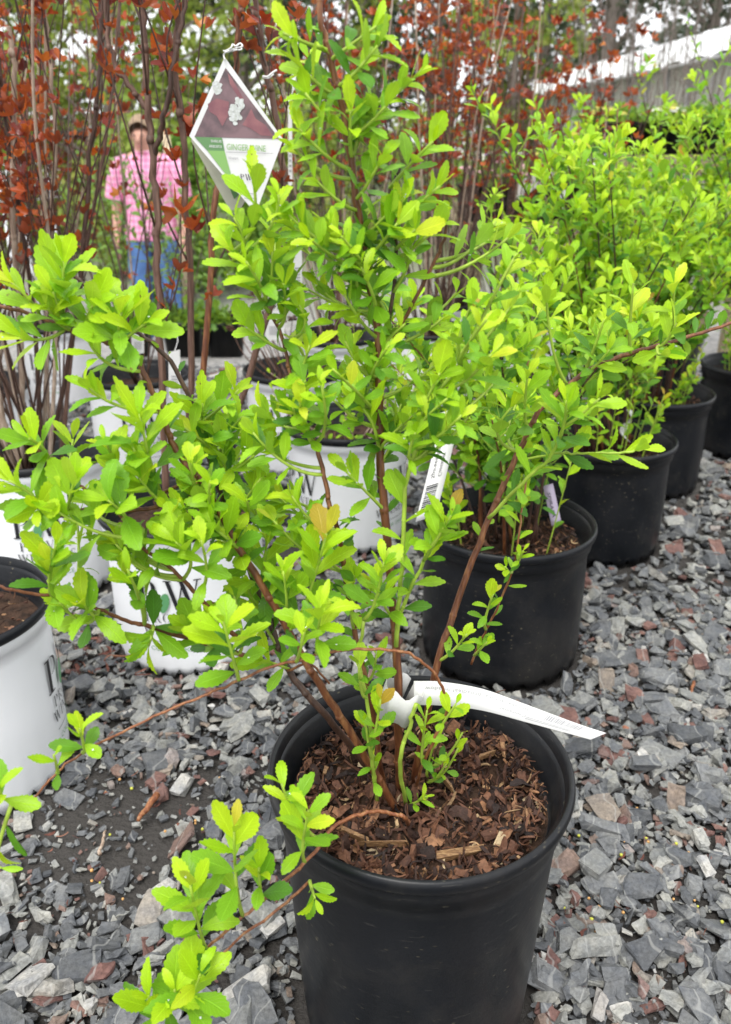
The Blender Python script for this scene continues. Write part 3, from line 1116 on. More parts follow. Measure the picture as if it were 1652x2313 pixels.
STEMS = [  # points, base radius, tip radius, bark
    ([(905, 1790), (899, 1640, .655), (896, 1465, .66), (868, 1150, .67), (858, 966, .68), (854, 763, .69), (826, 580, .69), (803, 427, .69), (783, 295, .69), (758, 173, .69), (727, 60, .69), (716, -60, .69)], .0052, .0020, 'bark_red'),
    ([(935, 1770), (982, 1526, .68), (1032, 1363, .70), (1109, 1160, .72), (1181, 1002, .74), (1231, 915, .75), (1343, 829, .77), (1465, 788, .78), (1566, 758, .80), (1690, 716, .82)], .0045, .0016, 'bark_red'),
    ([(898, 1835), (814, 1688, .64), (748, 1587, .635), (692, 1495, .63), (610, 1353, .63), (539, 1236, .635), (470, 1110, .64), (400, 1020, .65), (372, 955, .655), (341, 879, .66), (300, 800, .665), (244, 775, .67), (173, 752, .675), (87, 716, .68), (-40, 680, .68)], .0046, .0016, 'bark_red'),
    ([(842, 1750), (740, 1620, .665), (651, 1515, .67), (610, 1403, .68), (570, 1302, .69), (520, 1180, .70), (465, 1005, .71), (445, 940, .715), (386, 817, .72), (300, 745, .72), (234, 728, .72), (205, 660, .72), (150, 610, .72), (100, 590, .72)], .0044, .0013, 'bark_dark'),
    ([(575, 1488, .64), (366, 1422, .62), (285, 1402, .61), (224, 1376, .60), (160, 1350, .60)], .0028, .0012, 'bark_red'),
    ([(539, 1442, .63), (458, 1356, .62), (391, 1290, .615), (310, 1226, .61), (262, 1150, .61)], .0026, .0012, 'bark_red'),
    ([(465, 1110, .645), (330, 1150, .63), (218, 1145, .62), (127, 1165, .61), (40, 1150, .60), (-30, 1130, .6)], .0022, .0012, 'bark_red'),
    ([(420, 1090, .65), (260, 1150, .645), (193, 1107, .64), (152, 1076, .64), (97, 1025, .64), (50, 985, .64)], .0020, .0010, 'bark_red'),
    ([(170, 1346, .60), (86, 1343, .59), (0, 1325, .58), (-50, 1310, .58)], .0018, .0012, 'bark_red'),
    ([(939, 1780), (963, 1710, .64), (1007, 1619, .63), (1011, 1581, .625), (983, 1523, .62), (923, 1476, .61), (826, 1466, .60), (737, 1476, .59), (605, 1509, .57), (509, 1550, .56), (422, 1588, .55), (275, 1654, .54), (173, 1710, .53), (112, 1761, .52), (66, 1812, .51), (10, 1807, .50), (-60, 1780, .5)], .0019, .0008, 'bark_orange'),
    ([(923, 1864), (915, 1847, .60), (891, 1838, .60), (829, 1835, .585), (757, 1864, .565), (712, 1924, .535), (636, 1995, .51), (585, 2041, .50), (509, 2107, .485), (432, 2178, .475), (402, 2219, .47), (360, 2280, .465), (340, 2340, .46)], .0024, .0010, 'bark_orange'),
    ([(700, 1990, .53), (620, 2060, .51), (540, 2120, .495), (470, 2190, .48)], .0016, .0010, 'bark_orange'),
    ([(745, 1150, .655), (735, 1085, .66), (712, 1000, .67), (690, 960, .675), (665, 880, .68), (640, 773, .69), (600, 690, .69), (545, 620, .69), (512, 560, .69)], .0026, .0012, 'bark_red'),
    ([(868, 1780), (840, 1600, .66), (800, 1420, .67), (780, 1290, .67), (760, 1180, .66), (745, 1150, .655)], .0034, .0022, 'bark_red'),
    ([(918, 1820), (905, 1720, .62), (925, 1640, .615), (940, 1590, .61)], .0026, .0018, 'stem_green'),
    ([(855, 1820), (838, 1690, .625), (835, 1610, .62), (812, 1500, .62), (822, 1400, .62)], .0024, .0016, 'stem_green'),
    ([(895, 1460, .655), (908, 1280, .65), (923, 1071, .65), (984, 903, .65), (1040, 822, .65)], .0026, .0015, 'stem_green'),
    ([(1104, 1170, .715), (1180, 1090, .70), (1248, 1025, .69), (1284, 929, .68)], .0022, .0014, 'stem_green'),
    ([(896, 1420, .655), (930, 1320, .645), (985, 1220, .64), (1019, 1158, .635)], .0022, .0014, 'stem_green'),
    ([(1175, 1040, .72), (1250, 1027, .70), (1314, 1024, .69), (1400, 1024, .68), (1452, 1015, .675)], .0014, .0010, 'stem_green'),
    ([(1065, 1500, .72), (1090, 1440, .715), (1121, 1376, .71), (1162, 1275, .705), (1177, 1163, .70), (1190, 1080, .70)], .0016, .0009, 'bark_orange'),
    ([(960, 1780), (985, 1700, .66), (1010, 1640, .66), (1060, 1590, .66), (1142, 1558, .665)], .0014, .0006, 'bark_dark'),
    ([(650, 1515, .665), (700, 1500, .655), (745, 1545, .65)], .0016, .0010, 'bark_red'),
    ([(845, 930, .685), (880, 720, .695), (895, 560, .70), (880, 440, .70), (905, 380, .70)], .0022, .0012, 'bark_dark'),
    ([(850, 850, .688), (950, 650, .69), (1003, 540, .69), (1010, 470, .69)], .0020, .0011, 'bark_red'),
]
branches, spaths, smeta = [], [], []
for pts, r0, r1, bk in STEMS:
    pa = path_px(pts)
    pa[1:-1] += rng.normal(0, .00045, (len(pa) - 2, 3))
    r0 *= .76; r1 *= .85
    mb = MB()
    mb.tube(pa, np.linspace(r0, r1, len(pa)), 8, 0)
    for k in range(3, len(pa) - 2, int(rng.integers(5, 9))):       # nodes
        T = nrm(pa[k + 1] - pa[k - 1])
        rr = r0 + (r1 - r0) * k / len(pa)
        mb.tube([pa[k] - T * rr * 1.1, pa[k], pa[k] + T * rr * 1.1], [rr * .92, rr * 1.16, rr * .92], 7, 0)
    branches.append((mb, bk))
    spaths.append(pa)
SP = np.concatenate([np.c_[p_, np.full(len(p_), i)] for i, p_ in enumerate(spaths)])
SPu, SPv, SPd = proj(SP[:, :3])


def attach(u, v, below=True):
    """nearest stem point on the photo side"""
    dd = np.hypot(SPu - u, (SPv - v) * 1.0) + np.where(SPv < v - 10, 60, 0)
    k = int(np.argmin(dd))
    return SP[k, :3], int(SP[k, 3])


def px_shoot(u, v, n=10, L=.038, length=.07, du=None, dv=None, near=.012, red=0.0, old=.25, Ls=.6, y=None):
    """a leafy side shoot whose tip lies at (u, v); du, dv: where its foot lies, in pixels from the tip"""
    if du is None:
        base, si = attach(u, v + 60)
    else:
        base, si = attach(u + du, v + dv)
    yt = y or (base[1] - near)
    L *= .80; length *= KN; near *= KN
    tip = P(u, v, yt)
    if du is not None:
        foot = P(u + du, v + dv, yt + near * .5)
    else:
        dirv = nrm(tip - base) * .55 + UP * .45
        foot = tip - nrm(dirv) * length
    gap = np.linalg.norm(foot - base)
    pts = [base, foot, tip] if gap > .01 else [base, (base + tip) / 2 + rng.normal(0, .002, 3), tip]
    if gap > .01:                             # one even bend from the stem to the tip
        tq = np.linspace(0, 1, 11)[:, None]
        pa = (1 - tq) ** 2 * base + 2 * tq * (1 - tq) * (foot * .8 + base * .2) + tq ** 2 * tip
    else:
        pa = smooth_path(pts, 5)
    Lt = np.linalg.norm(tip - foot)
    tot = np.linalg.norm(np.diff(pa, axis=0), axis=1).sum()
    branches[si][0].tube(pa, np.linspace(.0017, .0009, len(pa)), 5, 1, True)
    shoot(lv, pa, n, L * Ls, L, max(.05, 1 - (Lt + .25 * max(0, tot - Lt)) / tot), True, red, old)


# rosettes and shoots read from the photograph: (u, v, leaves, leaf length, foot du, foot dv, red tips)
for s in [
    (142, 590, 14, .047, 10, 130, 0), (275, 705, 13, .047, -25, 90, 0), (50, 765, 9, .044, 60, 20, 0), (210, 690, 9, .044, -10, 80, 0), (120, 660, 9, .044, 30, 70, 0), (330, 730, 8, .044, -60, 40, 0), (105, 690, 8, .038, 60, 60, 0), (30, 640, 7, .036, 70, 60, 0), (200, 770, 8, .034, 10, 70, 0),
    (198, 872, 9, .032, 30, 60, 0), (66, 990, 10, 0.0408, 30, 60, 0), (168, 1086, 10, 0.0408, -20, 70, 0), (86, 1150, 9, 0.0384, 30, 30, 0), (315, 935, 12, 0.0504, 20, 110, 0),
    (315, 1080, 11, 0.0408, 50, 60, 0), (244, 1130, 9, 0.0504, 60, 40, 0), (397, 1224, 10, 0.0504, 70, 30, 0), (473, 1183, 10, 0.0432, 60, 50, 0), (188, 1361, 10, 0.0432, 30, 60, 0), (112, 1275, 8, 0.0432, -10, 80, 0),
    (336, 1460, 11, 0.0456, 20, -60, 0), (427, 1415, 10, 0.0432, 30, 60, 0), (505, 1405, 12, 0.0456, 30, 110, 0), (605, 1200, 15, 0.0504, -25, 180, .9), (738, 1205, 16, 0.0528, -40, 190, .9), (727, 1370, 12, 0.0432, -15, 90, 0),
    (595, 1490, 8, 0.0408, 60, 20, 0), (458, 912, 11, 0.0480, 10, 100, 0), (503, 1015, 11, 0.0408, 20, 80, 0), (600, 1010, 11, 0.0432, -90, 70, 0), (20, 1085, 8, 0.0408, 80, 30, 0), (127, 1230, 9, 0.0432, -20, 60, 0),
    (519, 560, 9, 0.0372, 70, 110, 0), (615, 570, 8, 0.0335, 10, 90, 0), (529, 492, 8, 0.0335, 60, 70, 0), (570, 395, 7, 0.0372, 50, 130, 0), (630, 440, 8, 0.0335, 30, 80, 0), (661, 130, 9, 0.0353, 70, 90, 0), (676, 290, 9, 0.0353, 60, 80, 0),
    (712, 405, 8, 0.0316, 60, 70, 0), (690, 210, 9, 0.0335, 60, 90, 0), (640, 75, 8, 0.0316, 90, 40, 0), (793, 250, 10, 0.0335, 5, 100, 0), (753, 525, 8, 0.0316, 50, 70, 0), (676, 690, 8, 0.0316, 60, 60, 0), (778, 665, 8, 0.0335, 40, 80, 0),
    (860, 95, 9, 0.0353, -70, 100, 0), (877, 235, 9, 0.0353, -60, 70, 0), (978, 320, 10, 0.0316, -100, 95, 0), (994, 420, 10, 0.0335, -85, 80, 0), (1004, 500, 9, 0.0316, -80, 80, 0), (862, 360, 9, 0.0316, -40, 80, 0), (918, 440, 9, 0.0316, -60, 90, 0), (850, 60, 8, 0.0335, -80, 60, 0),
    (1431, 640, 8, .036, -15, 125, 0), (1523, 640, 8, .034, -10, 90, 0), (1233, 650, 9, .034, -3, 150, 0), (1528, 730, 7, .034, -20, 60, 0), (1365, 722, 8, .034, -35, 120, 0), (1376, 790, 8, .034, -30, 50, 0), (1500, 800, 6, .032, -10, -20, 0),
    (1111, 800, 10, .036, -60, 90, .3), (1192, 850, 10, .034, -20, 110, 0), (1279, 905, 10, .038, -20, 90, 0), (1355, 900, 8, .032, -60, 60, 0), (994, 842, 11, .036, -60, 100, 0), (1019, 1165, 10, .034, -50, 110, .5),
    (1115, 1340, 9, .026, -30, 70, .2), (1055, 1432, 8, .024, -30, 50, 0), (1101, 1450, 7, .022, -30, 30, 0), (1182, 1244, 6, .018, -10, 30, 0), (1141, 1280, 6, .018, 20, 20, 0), (867, 1270, 12, .038, -10, 110, .5), (846, 1320, 9, .034, 30, 80, .5),
    (636, 1770, 7, 0.0386, 20, 90, .3), (697, 1830, 12, 0.0408, -25, 105, .4), (529, 1868, 11, 0.0476, -5, 140, .5), (430, 2000, 14, 0.0476, 25, 140, .5), (712, 2030, 6, 0.0273, -10, -30, 0), (585, 1960, 8, 0.0386, 0, 60, 0), (453, 2200, 12, 0.0500, -10, 90, 0), (335, 2250, 7, 0.0454, 20, 60, 0), (395, 2235, 8, 0.0454, 10, 50, 0),
    (180, 1645, 7, 0.0295, 20, 60, 0), (122, 1705, 4, 0.0273, 15, 50, 0), (-5, 1775, 6, 0.0386, -10, 60, 0), (3, 1960, 5, 0.0386, -40, 40, 0),
    (810, 905, 10, .038, 40, 120, 0), (690, 960, 8, .022, 5, 50, 0), (783, 1066, 10, .036, 60, 60, .5), (690, 860, 10, .036, 0, 90, 0), (860, 1580, 9, .032, -15, 110, .9), (965, 1605, 10, .028, -20, 110, .8), (1030, 1590, 6, .026, -40, 60, .8), (962, 1800, 8, .020, -30, 20, 0), (1035, 1690, 6, .020, -20, 70, .5),
    (845, 1705, 5, .024, -10, 60, .2), (985, 1665, 6, .024, -25, 80, .3), (1008, 1725, 5, .020, -25, 50, 0), (1045, 1655, 5, .022, -35, 80, .7), (825, 1625, 5, .024, 10, 90, 0),
    (810, 1500, 5, .030, 0, 80, 0), (690, 1420, 8, .030, -15, 70, 0), (850, 1480, 6, .030, 0, 60, 0), (590, 1080, 9, .034, -60, 80, 0), (430, 1040, 9, .034, 10, 70, 0), (548, 940, 9, .036, -70, 80, 0), (540, 880, 7, .036, -60, 70, 0), (380, 1150, 9, .034, 50, 40, 0), (300, 1010, 9, .034, 30, 60, 0), (240, 1000, 8, .032, 30, 60, 0),
    (560, 740, 8, .034, 60, 50, 0), (700, 780, 9, .036, -20, 80, 0), (640, 640, 9, .034, 20, 80, 0), (570, 640, 9, .034, 40, 60, 0), (275, 1290, 8, .032, 60, 30, 0), (640, 1290, 9, .036, 20, 90, 0), (560, 1330, 9, .034, 40, 60, 0), (800, 1300, 10, .034, -15, 110, .4), (660, 1120, 9, .034, 30, 80, 0),
]:
    u_, v_, n_, L_, du_, dv_, rd_ = s
    px_shoot(u_, v_, n_, L_ * .94, du=du_, dv=dv_, red=rd_, near=.016)

# the dense middle of the crown
GAPS = ((420, 600, 650, 900), (630, 925, 850, 1150), (400, 480, 520, 640), (940, 540, 1010, 620))
for k in range(126):
    c = rng.random()
    if c < .12:
        u_, v_ = 800 + rng.normal(0, 85), rng.uniform(90, 560)
    elif c < .62:
        u_, v_ = rng.uniform(520, 1180), rng.uniform(500, 980)
    else:
        u_, v_ = rng.uniform(120, 720), rng.uniform(880, 1400)
    if any(a_ < u_ < c_ and b_ < v_ < d_ for a_, b_, c_, d_ in GAPS): continue
    dside = 55 * np.sign(820 - u_) if c < .62 else 45
    px_shoot(u_, v_, int(rng.integers(6, 11)), rng.uniform(.024, .036), du=dside + rng.normal(0, 20), dv=rng.uniform(50, 110), near=rng.normal(-.005, .03), old=.38)
for q_ in (16, 17, 18, 19, 20):
    shoot(lv, spaths[q_], 15 if q_ < 19 else 11, .018, .030 if q_ < 20 else .016, .18, True, .3, .3)
# single leaves down the lower stems
for pa in (spaths[0], spaths[1], spaths[2], spaths[3], spaths[13]):
    for t in np.linspace(.42, .95, 26):
        pos, T, _ = along(pa, [t])
        a = rng.normal(0, 1, 3)
        lv.add(pos[0], nrm(a - T[0] * np.dot(a, T[0])) + T[0] * .5 + UP * .2, UP + rng.normal(0, .4, 3) + np.array([0, -.4, 0]), rng.uniform(.011, .022), 2 if rng.random() < .6 else 1)
for (mb, bk) in branches:
    mb.build('branch', [M[bk], M['stem_green']], spirea, True)
lv.build(spirea)
M['water'] = pm('water', (.9, .93, .95), .04, .9)
M['water'].node_tree.nodes['Principled BSDF'].inputs['Transmission Weight'].default_value = .6
wd = MB()
for k in range(130):
    r_ = lv.rec[int(rng.integers(len(lv.rec)))]
    if r_[4] < .02: continue
    bm = bmesh.new()
    bmesh.ops.create_icosphere(bm, subdivisions=1, radius=rng.uniform(.0005, .0011))
    c_ = r_[1][:3, 3] + r_[1][:3, 1] * rng.uniform(.3, .7) + r_[1][:3, 0] * rng.uniform(-.08, .08) + r_[1][:3, 2] / r_[4] * .001
    wd.add([np.array(q.co) * np.array([1, 1, .7]) + c_ for q in bm.verts], [[x.index for x in f.verts] for f in bm.faces])
    bm.free()
o = wd.build('water_drops', M['water'], spirea, True)
o['kind'] = 'stuff'
M['wood_chip'] = bark_mat('raw_wood_chip', (.09, .042, .018), (.20, .105, .042), (.36, .23, .11), .7, (40, 200, 200))
for u, v, ln, wd_, rz in ((1038, 1926, .046, .008, .22), (1012, 1770, .020, .003, -1.1), (800, 1885, .034, .003, -.5), (735, 1745, .012, .004, 1.4), (1100, 1705, .026, .004, .5), (960, 1700, .040, .003, .4), (860, 1905, .05, .0015, .05)):
    b_ = hull(int(u), 5, 1.0)
    mbw = MB()
    p_ = PZ(u, v, FZ + .010)
    mbw.add([np.array(p_) + euler(.1, .05, rz) @ (q * np.array([ln / 2, wd_ / 1.4, .004])) for q in b_[0]], b_[1])
    mbw.build('wood_chip', M['wood_chip'], front)

# ------------------------------------------------------------------ shrubs in the other black pots
def spirea_auto(c, z0, label, n, height, spread, Lm, seed, lean=(0, 0), limit=300):
    root = empty('spirea_shrub', (c[0], c[1], z0), label, 'shrub', 'lime green shrubs in black pots')
    lv = Leaves(SMALL, SMATS)
    for k in range(n):
        a = 2.399 * k + rng.normal(0, .3)
        q = math.sqrt((k + .5) / n)
        b = np.array([c[0] + .06 * q * math.cos(a), c[1] + .06 * q * math.sin(a), z0])
        h = height * rng.uniform(.55, 1.0) * (1 - .18 * q) * (1.18 if k % 9 == 4 else 1)
        e = b + np.array([spread * q * math.cos(a) + lean[0], spread * q * math.sin(a) + lean[1], h])
        m_ = (b + e) / 2 + np.array([-.25 * spread * q * math.cos(a), -.25 * spread * q * math.sin(a), .06 * h]) + rng.normal(0, .012, 3)
        pa = smooth_path([b, m_, e], 8)
        st = MB()
        st.tube(pa, np.linspace(.0028, .0011, len(pa)), 6, 0)
        shoot(lv, pa, int(10 + h * 30), Lm * .5, Lm * .85, .28, True, .1, .75)
        for j in range(int(5 + h * 11)):
            t = rng.uniform(.25, .97)
            pos, T, _ = along(pa, [t])
            aa = rng.uniform(0, 6.28)
            dirv = nrm(np.array([math.cos(aa), math.sin(aa), rng.uniform(.5, 1.5)]))
            ln = rng.uniform(.04, .11) * (1.25 - t * .5)
            tp = pos[0] + dirv * ln + UP * ln * .25
            sp = smooth_path([pos[0], pos[0] + dirv * ln * .5, tp], 3)
            st.tube(sp, np.linspace(.0012, .0006, len(sp)), 4, 1)
            shoot(lv, sp, int(rng.integers(6, 10)), Lm * .65, Lm, .25, True, .08, .62 - .45 * t)
        st.build('stem', [M['bark_dark'] if k % 3 else M['bark_red'], M['stem_green']], root, True)
    for k in range(10):                       # young shoots from the mulch
        a = rng.uniform(0, 6.28)
        b = np.array([c[0] + .08 * math.cos(a), c[1] + .08 * math.sin(a), z0])
        sp = smooth_path([b, b + np.array([.01 * math.cos(a), .01 * math.sin(a), .06]), b + np.array([.03 * math.cos(a), .03 * math.sin(a), rng.uniform(.1, .2)])], 4)
        bk = MB(); bk.tube(sp, np.linspace(.0016, .0009, len(sp)), 5, 0)
        bk.build('young_shoot', [M['stem_green']], root, True)
        shoot(lv, sp, 8, Lm * .5, Lm * .8, .3, True, .3, .3)
    lv.build(root, limit)
    return root


SL = ['lime green shrub in the second black pot, thinner, with pale upright shoots',
      'dense lime green shrub in the black pot with the ribbon tag',
      'dense lime green shrub in the black pot with mulch at its far rim',
      'tall lime green shrub cut off by the picture edge at the end of the row',
      'tall lime green shrub farthest back behind the others']
spirea_auto(BLACK[0], BH - .05, SL[0], 18, .52, .21, .038, 1, (-.03, 0))
spirea_auto(BLACK[1], BH - .05, SL[1], 28, .76, .20, .034, 2, (-.10, 0))
spirea_auto(BLACK[2], BH - .05, SL[2], 28, .74, .22, .033, 3, (-.03, 0))
spirea_auto(BLACK[3], BH - .05, SL[3], 30, .96, .25, .034, 4, (-.08, 0))
spirea_auto(BLACK[4], BH - .05, SL[4], 26, .82, .26, .034, 5, (-.04, 0))

# ------------------------------------------------------------------ red leaved ninebarks
NG = 'red leaved shrubs with tall bare canes'


def leaf_cluster(lv, pos, T, n, L):
    u_, v_, d_ = proj(pos)
    if d_ < 4.5 and ((285 < u_ < 350 and 235 < v_ < 360 and rng.random() < .92) or (240 < u_ < 400 and 300 < v_ < 620 and rng.random() < .45)): return   # the view past the canes to the person
    ph = rng.uniform(0, 6.28)
    for k in range(n):
        a = np.cross(T, [.4, .8, .1]); a = nrm(a); b = np.cross(T, a)
        an = ph + k * 2.399
        rr = a * math.cos(an) + b * math.sin(an)
        dv = rr * rng.uniform(.4, 1.0) + UP * rng.uniform(.2, 1.0)
        lv.add(pos + rr * .004, dv, -rr + UP * .5 + rng.normal(0, .55, 3), L * rng.uniform(.5, 1.2), 0)


def twiggy(lv, st, pa, r, depth=0, nb=4, Lf=.03, bare=.25, tan=.3):
    """side branches with leaf clusters along a cane"""
    for j in range(nb):
        t = rng.uniform(bare, .95)
        pos, T, _ = along(pa, [t])
        a = rng.uniform(0, 6.28)
        dirv = nrm(np.array([math.cos(a) * .42, math.sin(a) * .42, 1.0]) + T[0] * .4)
        ln = rng.uniform(.14, .46) * (1 - .35 * t) * (.6 if depth else 1)
        sp = smooth_path([pos[0], pos[0] + dirv * ln * .5 + rng.normal(0, .012, 3), pos[0] + dirv * ln + UP * ln * .12], 5)
        st.tube(sp, np.linspace(r * .45, .0009, len(sp)), 5, 1)
        for tt in np.arange(.25, 1.01, .055 / ln):
            p_, t_, _ = along(sp, [min(1, tt)])
            if rng.random() < .7: leaf_cluster(lv, p_[0], t_[0], int(rng.integers(1, 4)), Lf)
        p_, t_, _ = along(sp, [1.0])
        leaf_cluster(lv, p_[0], t_[0], 3, Lf * 1.1)
        if depth == 0 and rng.random() < .35: twiggy(lv, st, sp, r * .5, 1, 1, Lf)


def ninebark(c, z0, label, n, height, spread, Lf=.03, limit=300, canes=None, tan=.4, nb=5):
    root = empty('ninebark_shrub', (c[0], c[1], z0), label, 'shrub', NG)
    lv = Leaves(LOB, [M['leaf_red']])
    for pts, r, bkk in (canes or []):
        pa = smooth_path(pts, 5)
        pa[1:-1] += rng.normal(0, .0015, (len(pa) - 2, 3))
        st = MB()
        st.tube(pa, np.linspace(r, r * .7, len(pa)), 8, 0)
        for k in range(4, len(pa) - 2, 9):
            T = nrm(pa[k + 1] - pa[k - 1])
            st.tube([pa[k] - T * r, pa[k], pa[k] + T * r], [r * .80, r * 1.02, r * .80], 7, 0)
        twiggy(lv, st, pa, r * .7, 0, nb, Lf, .35)
        for t in np.arange(.45, 1, .07):
            p_, t_, _ = along(pa, [t])
            if rng.random() < .25: leaf_cluster(lv, p_[0] + rng.normal(0, .003, 3), t_[0], 2, Lf * .9)
        st.build('cane', [M[bkk], M['bark_dark']], root, True)
    for k in range(n):
        a = 2.399 * k + rng.normal(0, .4)
        q = math.sqrt((k + .5) / n)
        b = np.array([c[0] + .05 * q * math.cos(a), c[1] + .05 * q * math.sin(a), z0])
        h = height * rng.uniform(.7, 1.0)
        e = b + np.array([spread * q * math.cos(a), spread * q * math.sin(a), h])
        pa = smooth_path([b, b * .68 + e * .32 + rng.normal(0, .012, 3), b * .35 + e * .65 + rng.normal(0, .015, 3), e], 6)
        r = rng.uniform(.0030, .0056)
        st = MB()
        st.tube(pa, np.linspace(r, r * .4, len(pa)), 7, 0)
        twiggy(lv, st, pa, r * .7, 0, nb, Lf)
        for t in np.arange(.45, 1.0, .07):
            p_, t_, _ = along(pa, [t])
            if rng.random() < .35: leaf_cluster(lv, p_[0], t_[0], 2, Lf * .9)
        for j in range(3):                    # thin bare shoots from the cane's foot
            aa = rng.uniform(0, 6.28)
            e2 = b + np.array([spread * 1.25 * math.cos(aa), spread * 1.25 * math.sin(aa), h * rng.uniform(.5, 1.0)])
            p2 = smooth_path([b, (b + e2) / 2 + rng.normal(0, .02, 3), e2], 5)
            if not (proj(p2)[2].min() < 4.5 and np.any((proj(p2)[0] > 285) & (proj(p2)[0] < 350) & (proj(p2)[1] < 360))):
                st.tube(p2, np.linspace(.0024, .0010, len(p2)), 5, 1)
        bkk = 'bark_tan' if rng.random() < tan else ('bark_brown' if rng.random() < .6 else 'bark_dark')
        st.build('cane', [M[bkk], M['bark_dark']], root, True)
    lv.build(root, limit)
    return root


Y3 = 1.345
px = lambda lst: [P(u, v, y) for u, v, y in lst]
C = [
    (px([(378, 1150, Y3), (365, 848, Y3), (359, 641, Y3), (354, 469, Y3), (346, 358, Y3), (336, 244, Y3), (328, 128, Y3), (321, 40, Y3), (316, -60, Y3)]), .0062, 'bark_brown'),
    (px([(346, 358, Y3), (367, 283, Y3 - .01), (388, 166, Y3 - .02), (408, 55, Y3 - .02), (420, -60, Y3 - .02)]), .0045, 'bark_dark'),
    (px([(425, 1150, Y3 + .04), (433, 874, Y3 + .03), (430, 618, Y3 + .03), (420, 460, Y3 + .03), (414, 309, Y3 + .03), (398, 179, Y3 + .03), (401, 55, Y3 + .03), (404, -60, Y3 + .03)]), .0058, 'bark_brown'),
    (px([(440, 1150, Y3 - .01), (459, 874, Y3), (475, 618, Y3), (485, 460, Y3), (507, 330, Y3 + .02), (533, 149, Y3 + .01), (541, 40, Y3), (547, -60, Y3)]), .0054, 'bark_red'),
    (px([(470, 1130, Y3 + .05), (610, 700, Y3 + .05), (645, 480, Y3 + .05), (638, 367, Y3 + .05), (618, 228, Y3 + .05), (598, 149, Y3 + .05), (584, 56, Y3 + .05), (572, -60, Y3 + .05)]), .0058, 'bark_brown'),
    (px([(336, 250, Y3), (300, 200, Y3), (264, 150, Y3), (243, 65, Y3), (236, -60, Y3)]), .0042, 'bark_brown'),
]
ninebark(WHITE[2], WH - .05, 'red leaved shrub with thick brown canes carrying the diamond tag', 0, 1.05, .10, .022, 300, C, .2, 4)
C2 = [(px([(48, 1090, 1.58), (50, 850, 1.58), (40, 640, 1.58), (26, 464, 1.58), (34, 179, 1.58), (20, 60, 1.58)]), .0060, 'bark_tan'),
      (px([(90, 1090, 1.60), (110, 780, 1.60), (119, 469, 1.60), (121, 205, 1.60), (103, 60, 1.6), (95, -60, 1.6)]), .0042, 'bark_tan'),
      (px([(20, 1060, 1.55), (-20, 700, 1.52), (-30, 500, 1.5)]), .006, 'bark_tan'),
      (px([(100, 1090, 1.58), (170, 720, 1.57), (200, 400, 1.57), (225, 150, 1.57), (240, -60, 1.57)]), .005, 'bark_dark')]
ninebark(WHITE[1], WH - .05, 'red leaved shrub with pale peeling canes in the leaning white pot', 9, 1.15, .28, .0195, 300, C2, .5, 7)
ninebark(WHITE[5], WH - .05, 'red leaved shrub standing just behind the brown canes, before the person', 3, 1.05, .16, .020, 300, None, .6, 4)
ninebark(WHITE[6], WH - .05, 'red leaved shrub farthest to the side, dense with dark stems', 12, 1.25, .34, .020, 300, None, .5, 8)
NB = [(-1.35, 2.75, 'red leaved shrub at the outer edge behind the pale canes'), (-1.08, 2.95, 'red leaved shrub in the row behind, beside the red shed wall'),
      (-.10, 2.75, 'red leaved shrub behind the diamond tag'), (.22, 2.85, 'red leaved shrub right behind the front shrub crown'),
      (.50, 3.05, 'red leaved shrub between the front shrub and the bench of flowers'), (.80, 3.3, 'sparse red leaved shrub before the white roofed greenhouse'),
      (.36, 3.4, 'red leaved shrub in the last row, its canes pale')]
ngpots = []
for i, (x, y, lab) in enumerate(NB):
    p = copy_tree(whitepots[4])
    p.location = (x, y, float(gz(y)))
    p['label'] = 'white printed pot under the ' + lab.split(' in the ')[0].replace('red leaved shrub', 'red shrub')
    ninebark((x, y), float(gz(y)) + WH - .05, lab, 9 if i not in (1, 5) else 6, 1.22 if i != 5 else 1.0, .20, .021, 300, None, .6, 5)
NBL = ['white printed pot at the outer edge of the red shrub row', 'white printed pot in the back row near the red shed', 'white printed pot in the back row behind the diamond tag', 'white printed pot in the back row behind the front shrub',
       'white printed pot in the back row before the flower bench', 'white printed pot in the back row before the greenhouse', 'white printed pot in the last row of red shrubs']
k = 0
for o in [o for o in COL.objects if o.name.startswith('plant_pot') and str(o.get('label', '')).startswith('white printed pot under the')]:
    o['label'] = NBL[k]; k += 1

# dried flower shrub and the small sprouting one
def dry_shrub(c, z0, label, n, h, heads, green):
    root = empty('dry_shrub', (c[0], c[1], z0), label, 'shrub')
    st, hd = MB(), MB()
    lv = Leaves(SMALL, SMATS)
    for k in range(n):
        a = rng.uniform(0, 6.28)
        b = np.array([c[0] + .05 * math.cos(a), c[1] + .05 * math.sin(a), z0])
        e = b + np.array([.12 * math.cos(a), .12 * math.sin(a), h * rng.uniform(.5, 1)])
        pa = smooth_path([b, (b + e) / 2 + rng.normal(0, .015, 3), e], 5)
        st.tube(pa, np.linspace(.0025, .0010, len(pa)), 5, 0)
        if heads:
            hd = MB()
            for q in range(14):
                V, F = STONES[q % 8]
                hd.add(V * .0050 + e + rng.normal(0, .0055, 3), F)
            hd.build('flower_head', [M['chip']], root)
        if green: shoot(lv, pa, 9, .014, .022, .3, True, 0, .3)
    st.build('stem', [M['bark_brown' if heads else 'bark_tan']], root, True)
    lv.build(root, 120)


dry_shrub(WHITE[4], WH - .05, 'small shrub of dried brown flower heads in a white pot', 16, .24, True, False)
dry_shrub(WHITE[3], WH - .05, 'small shrub just sprouting from dry twigs in a white pot', 14, .16, False, True)

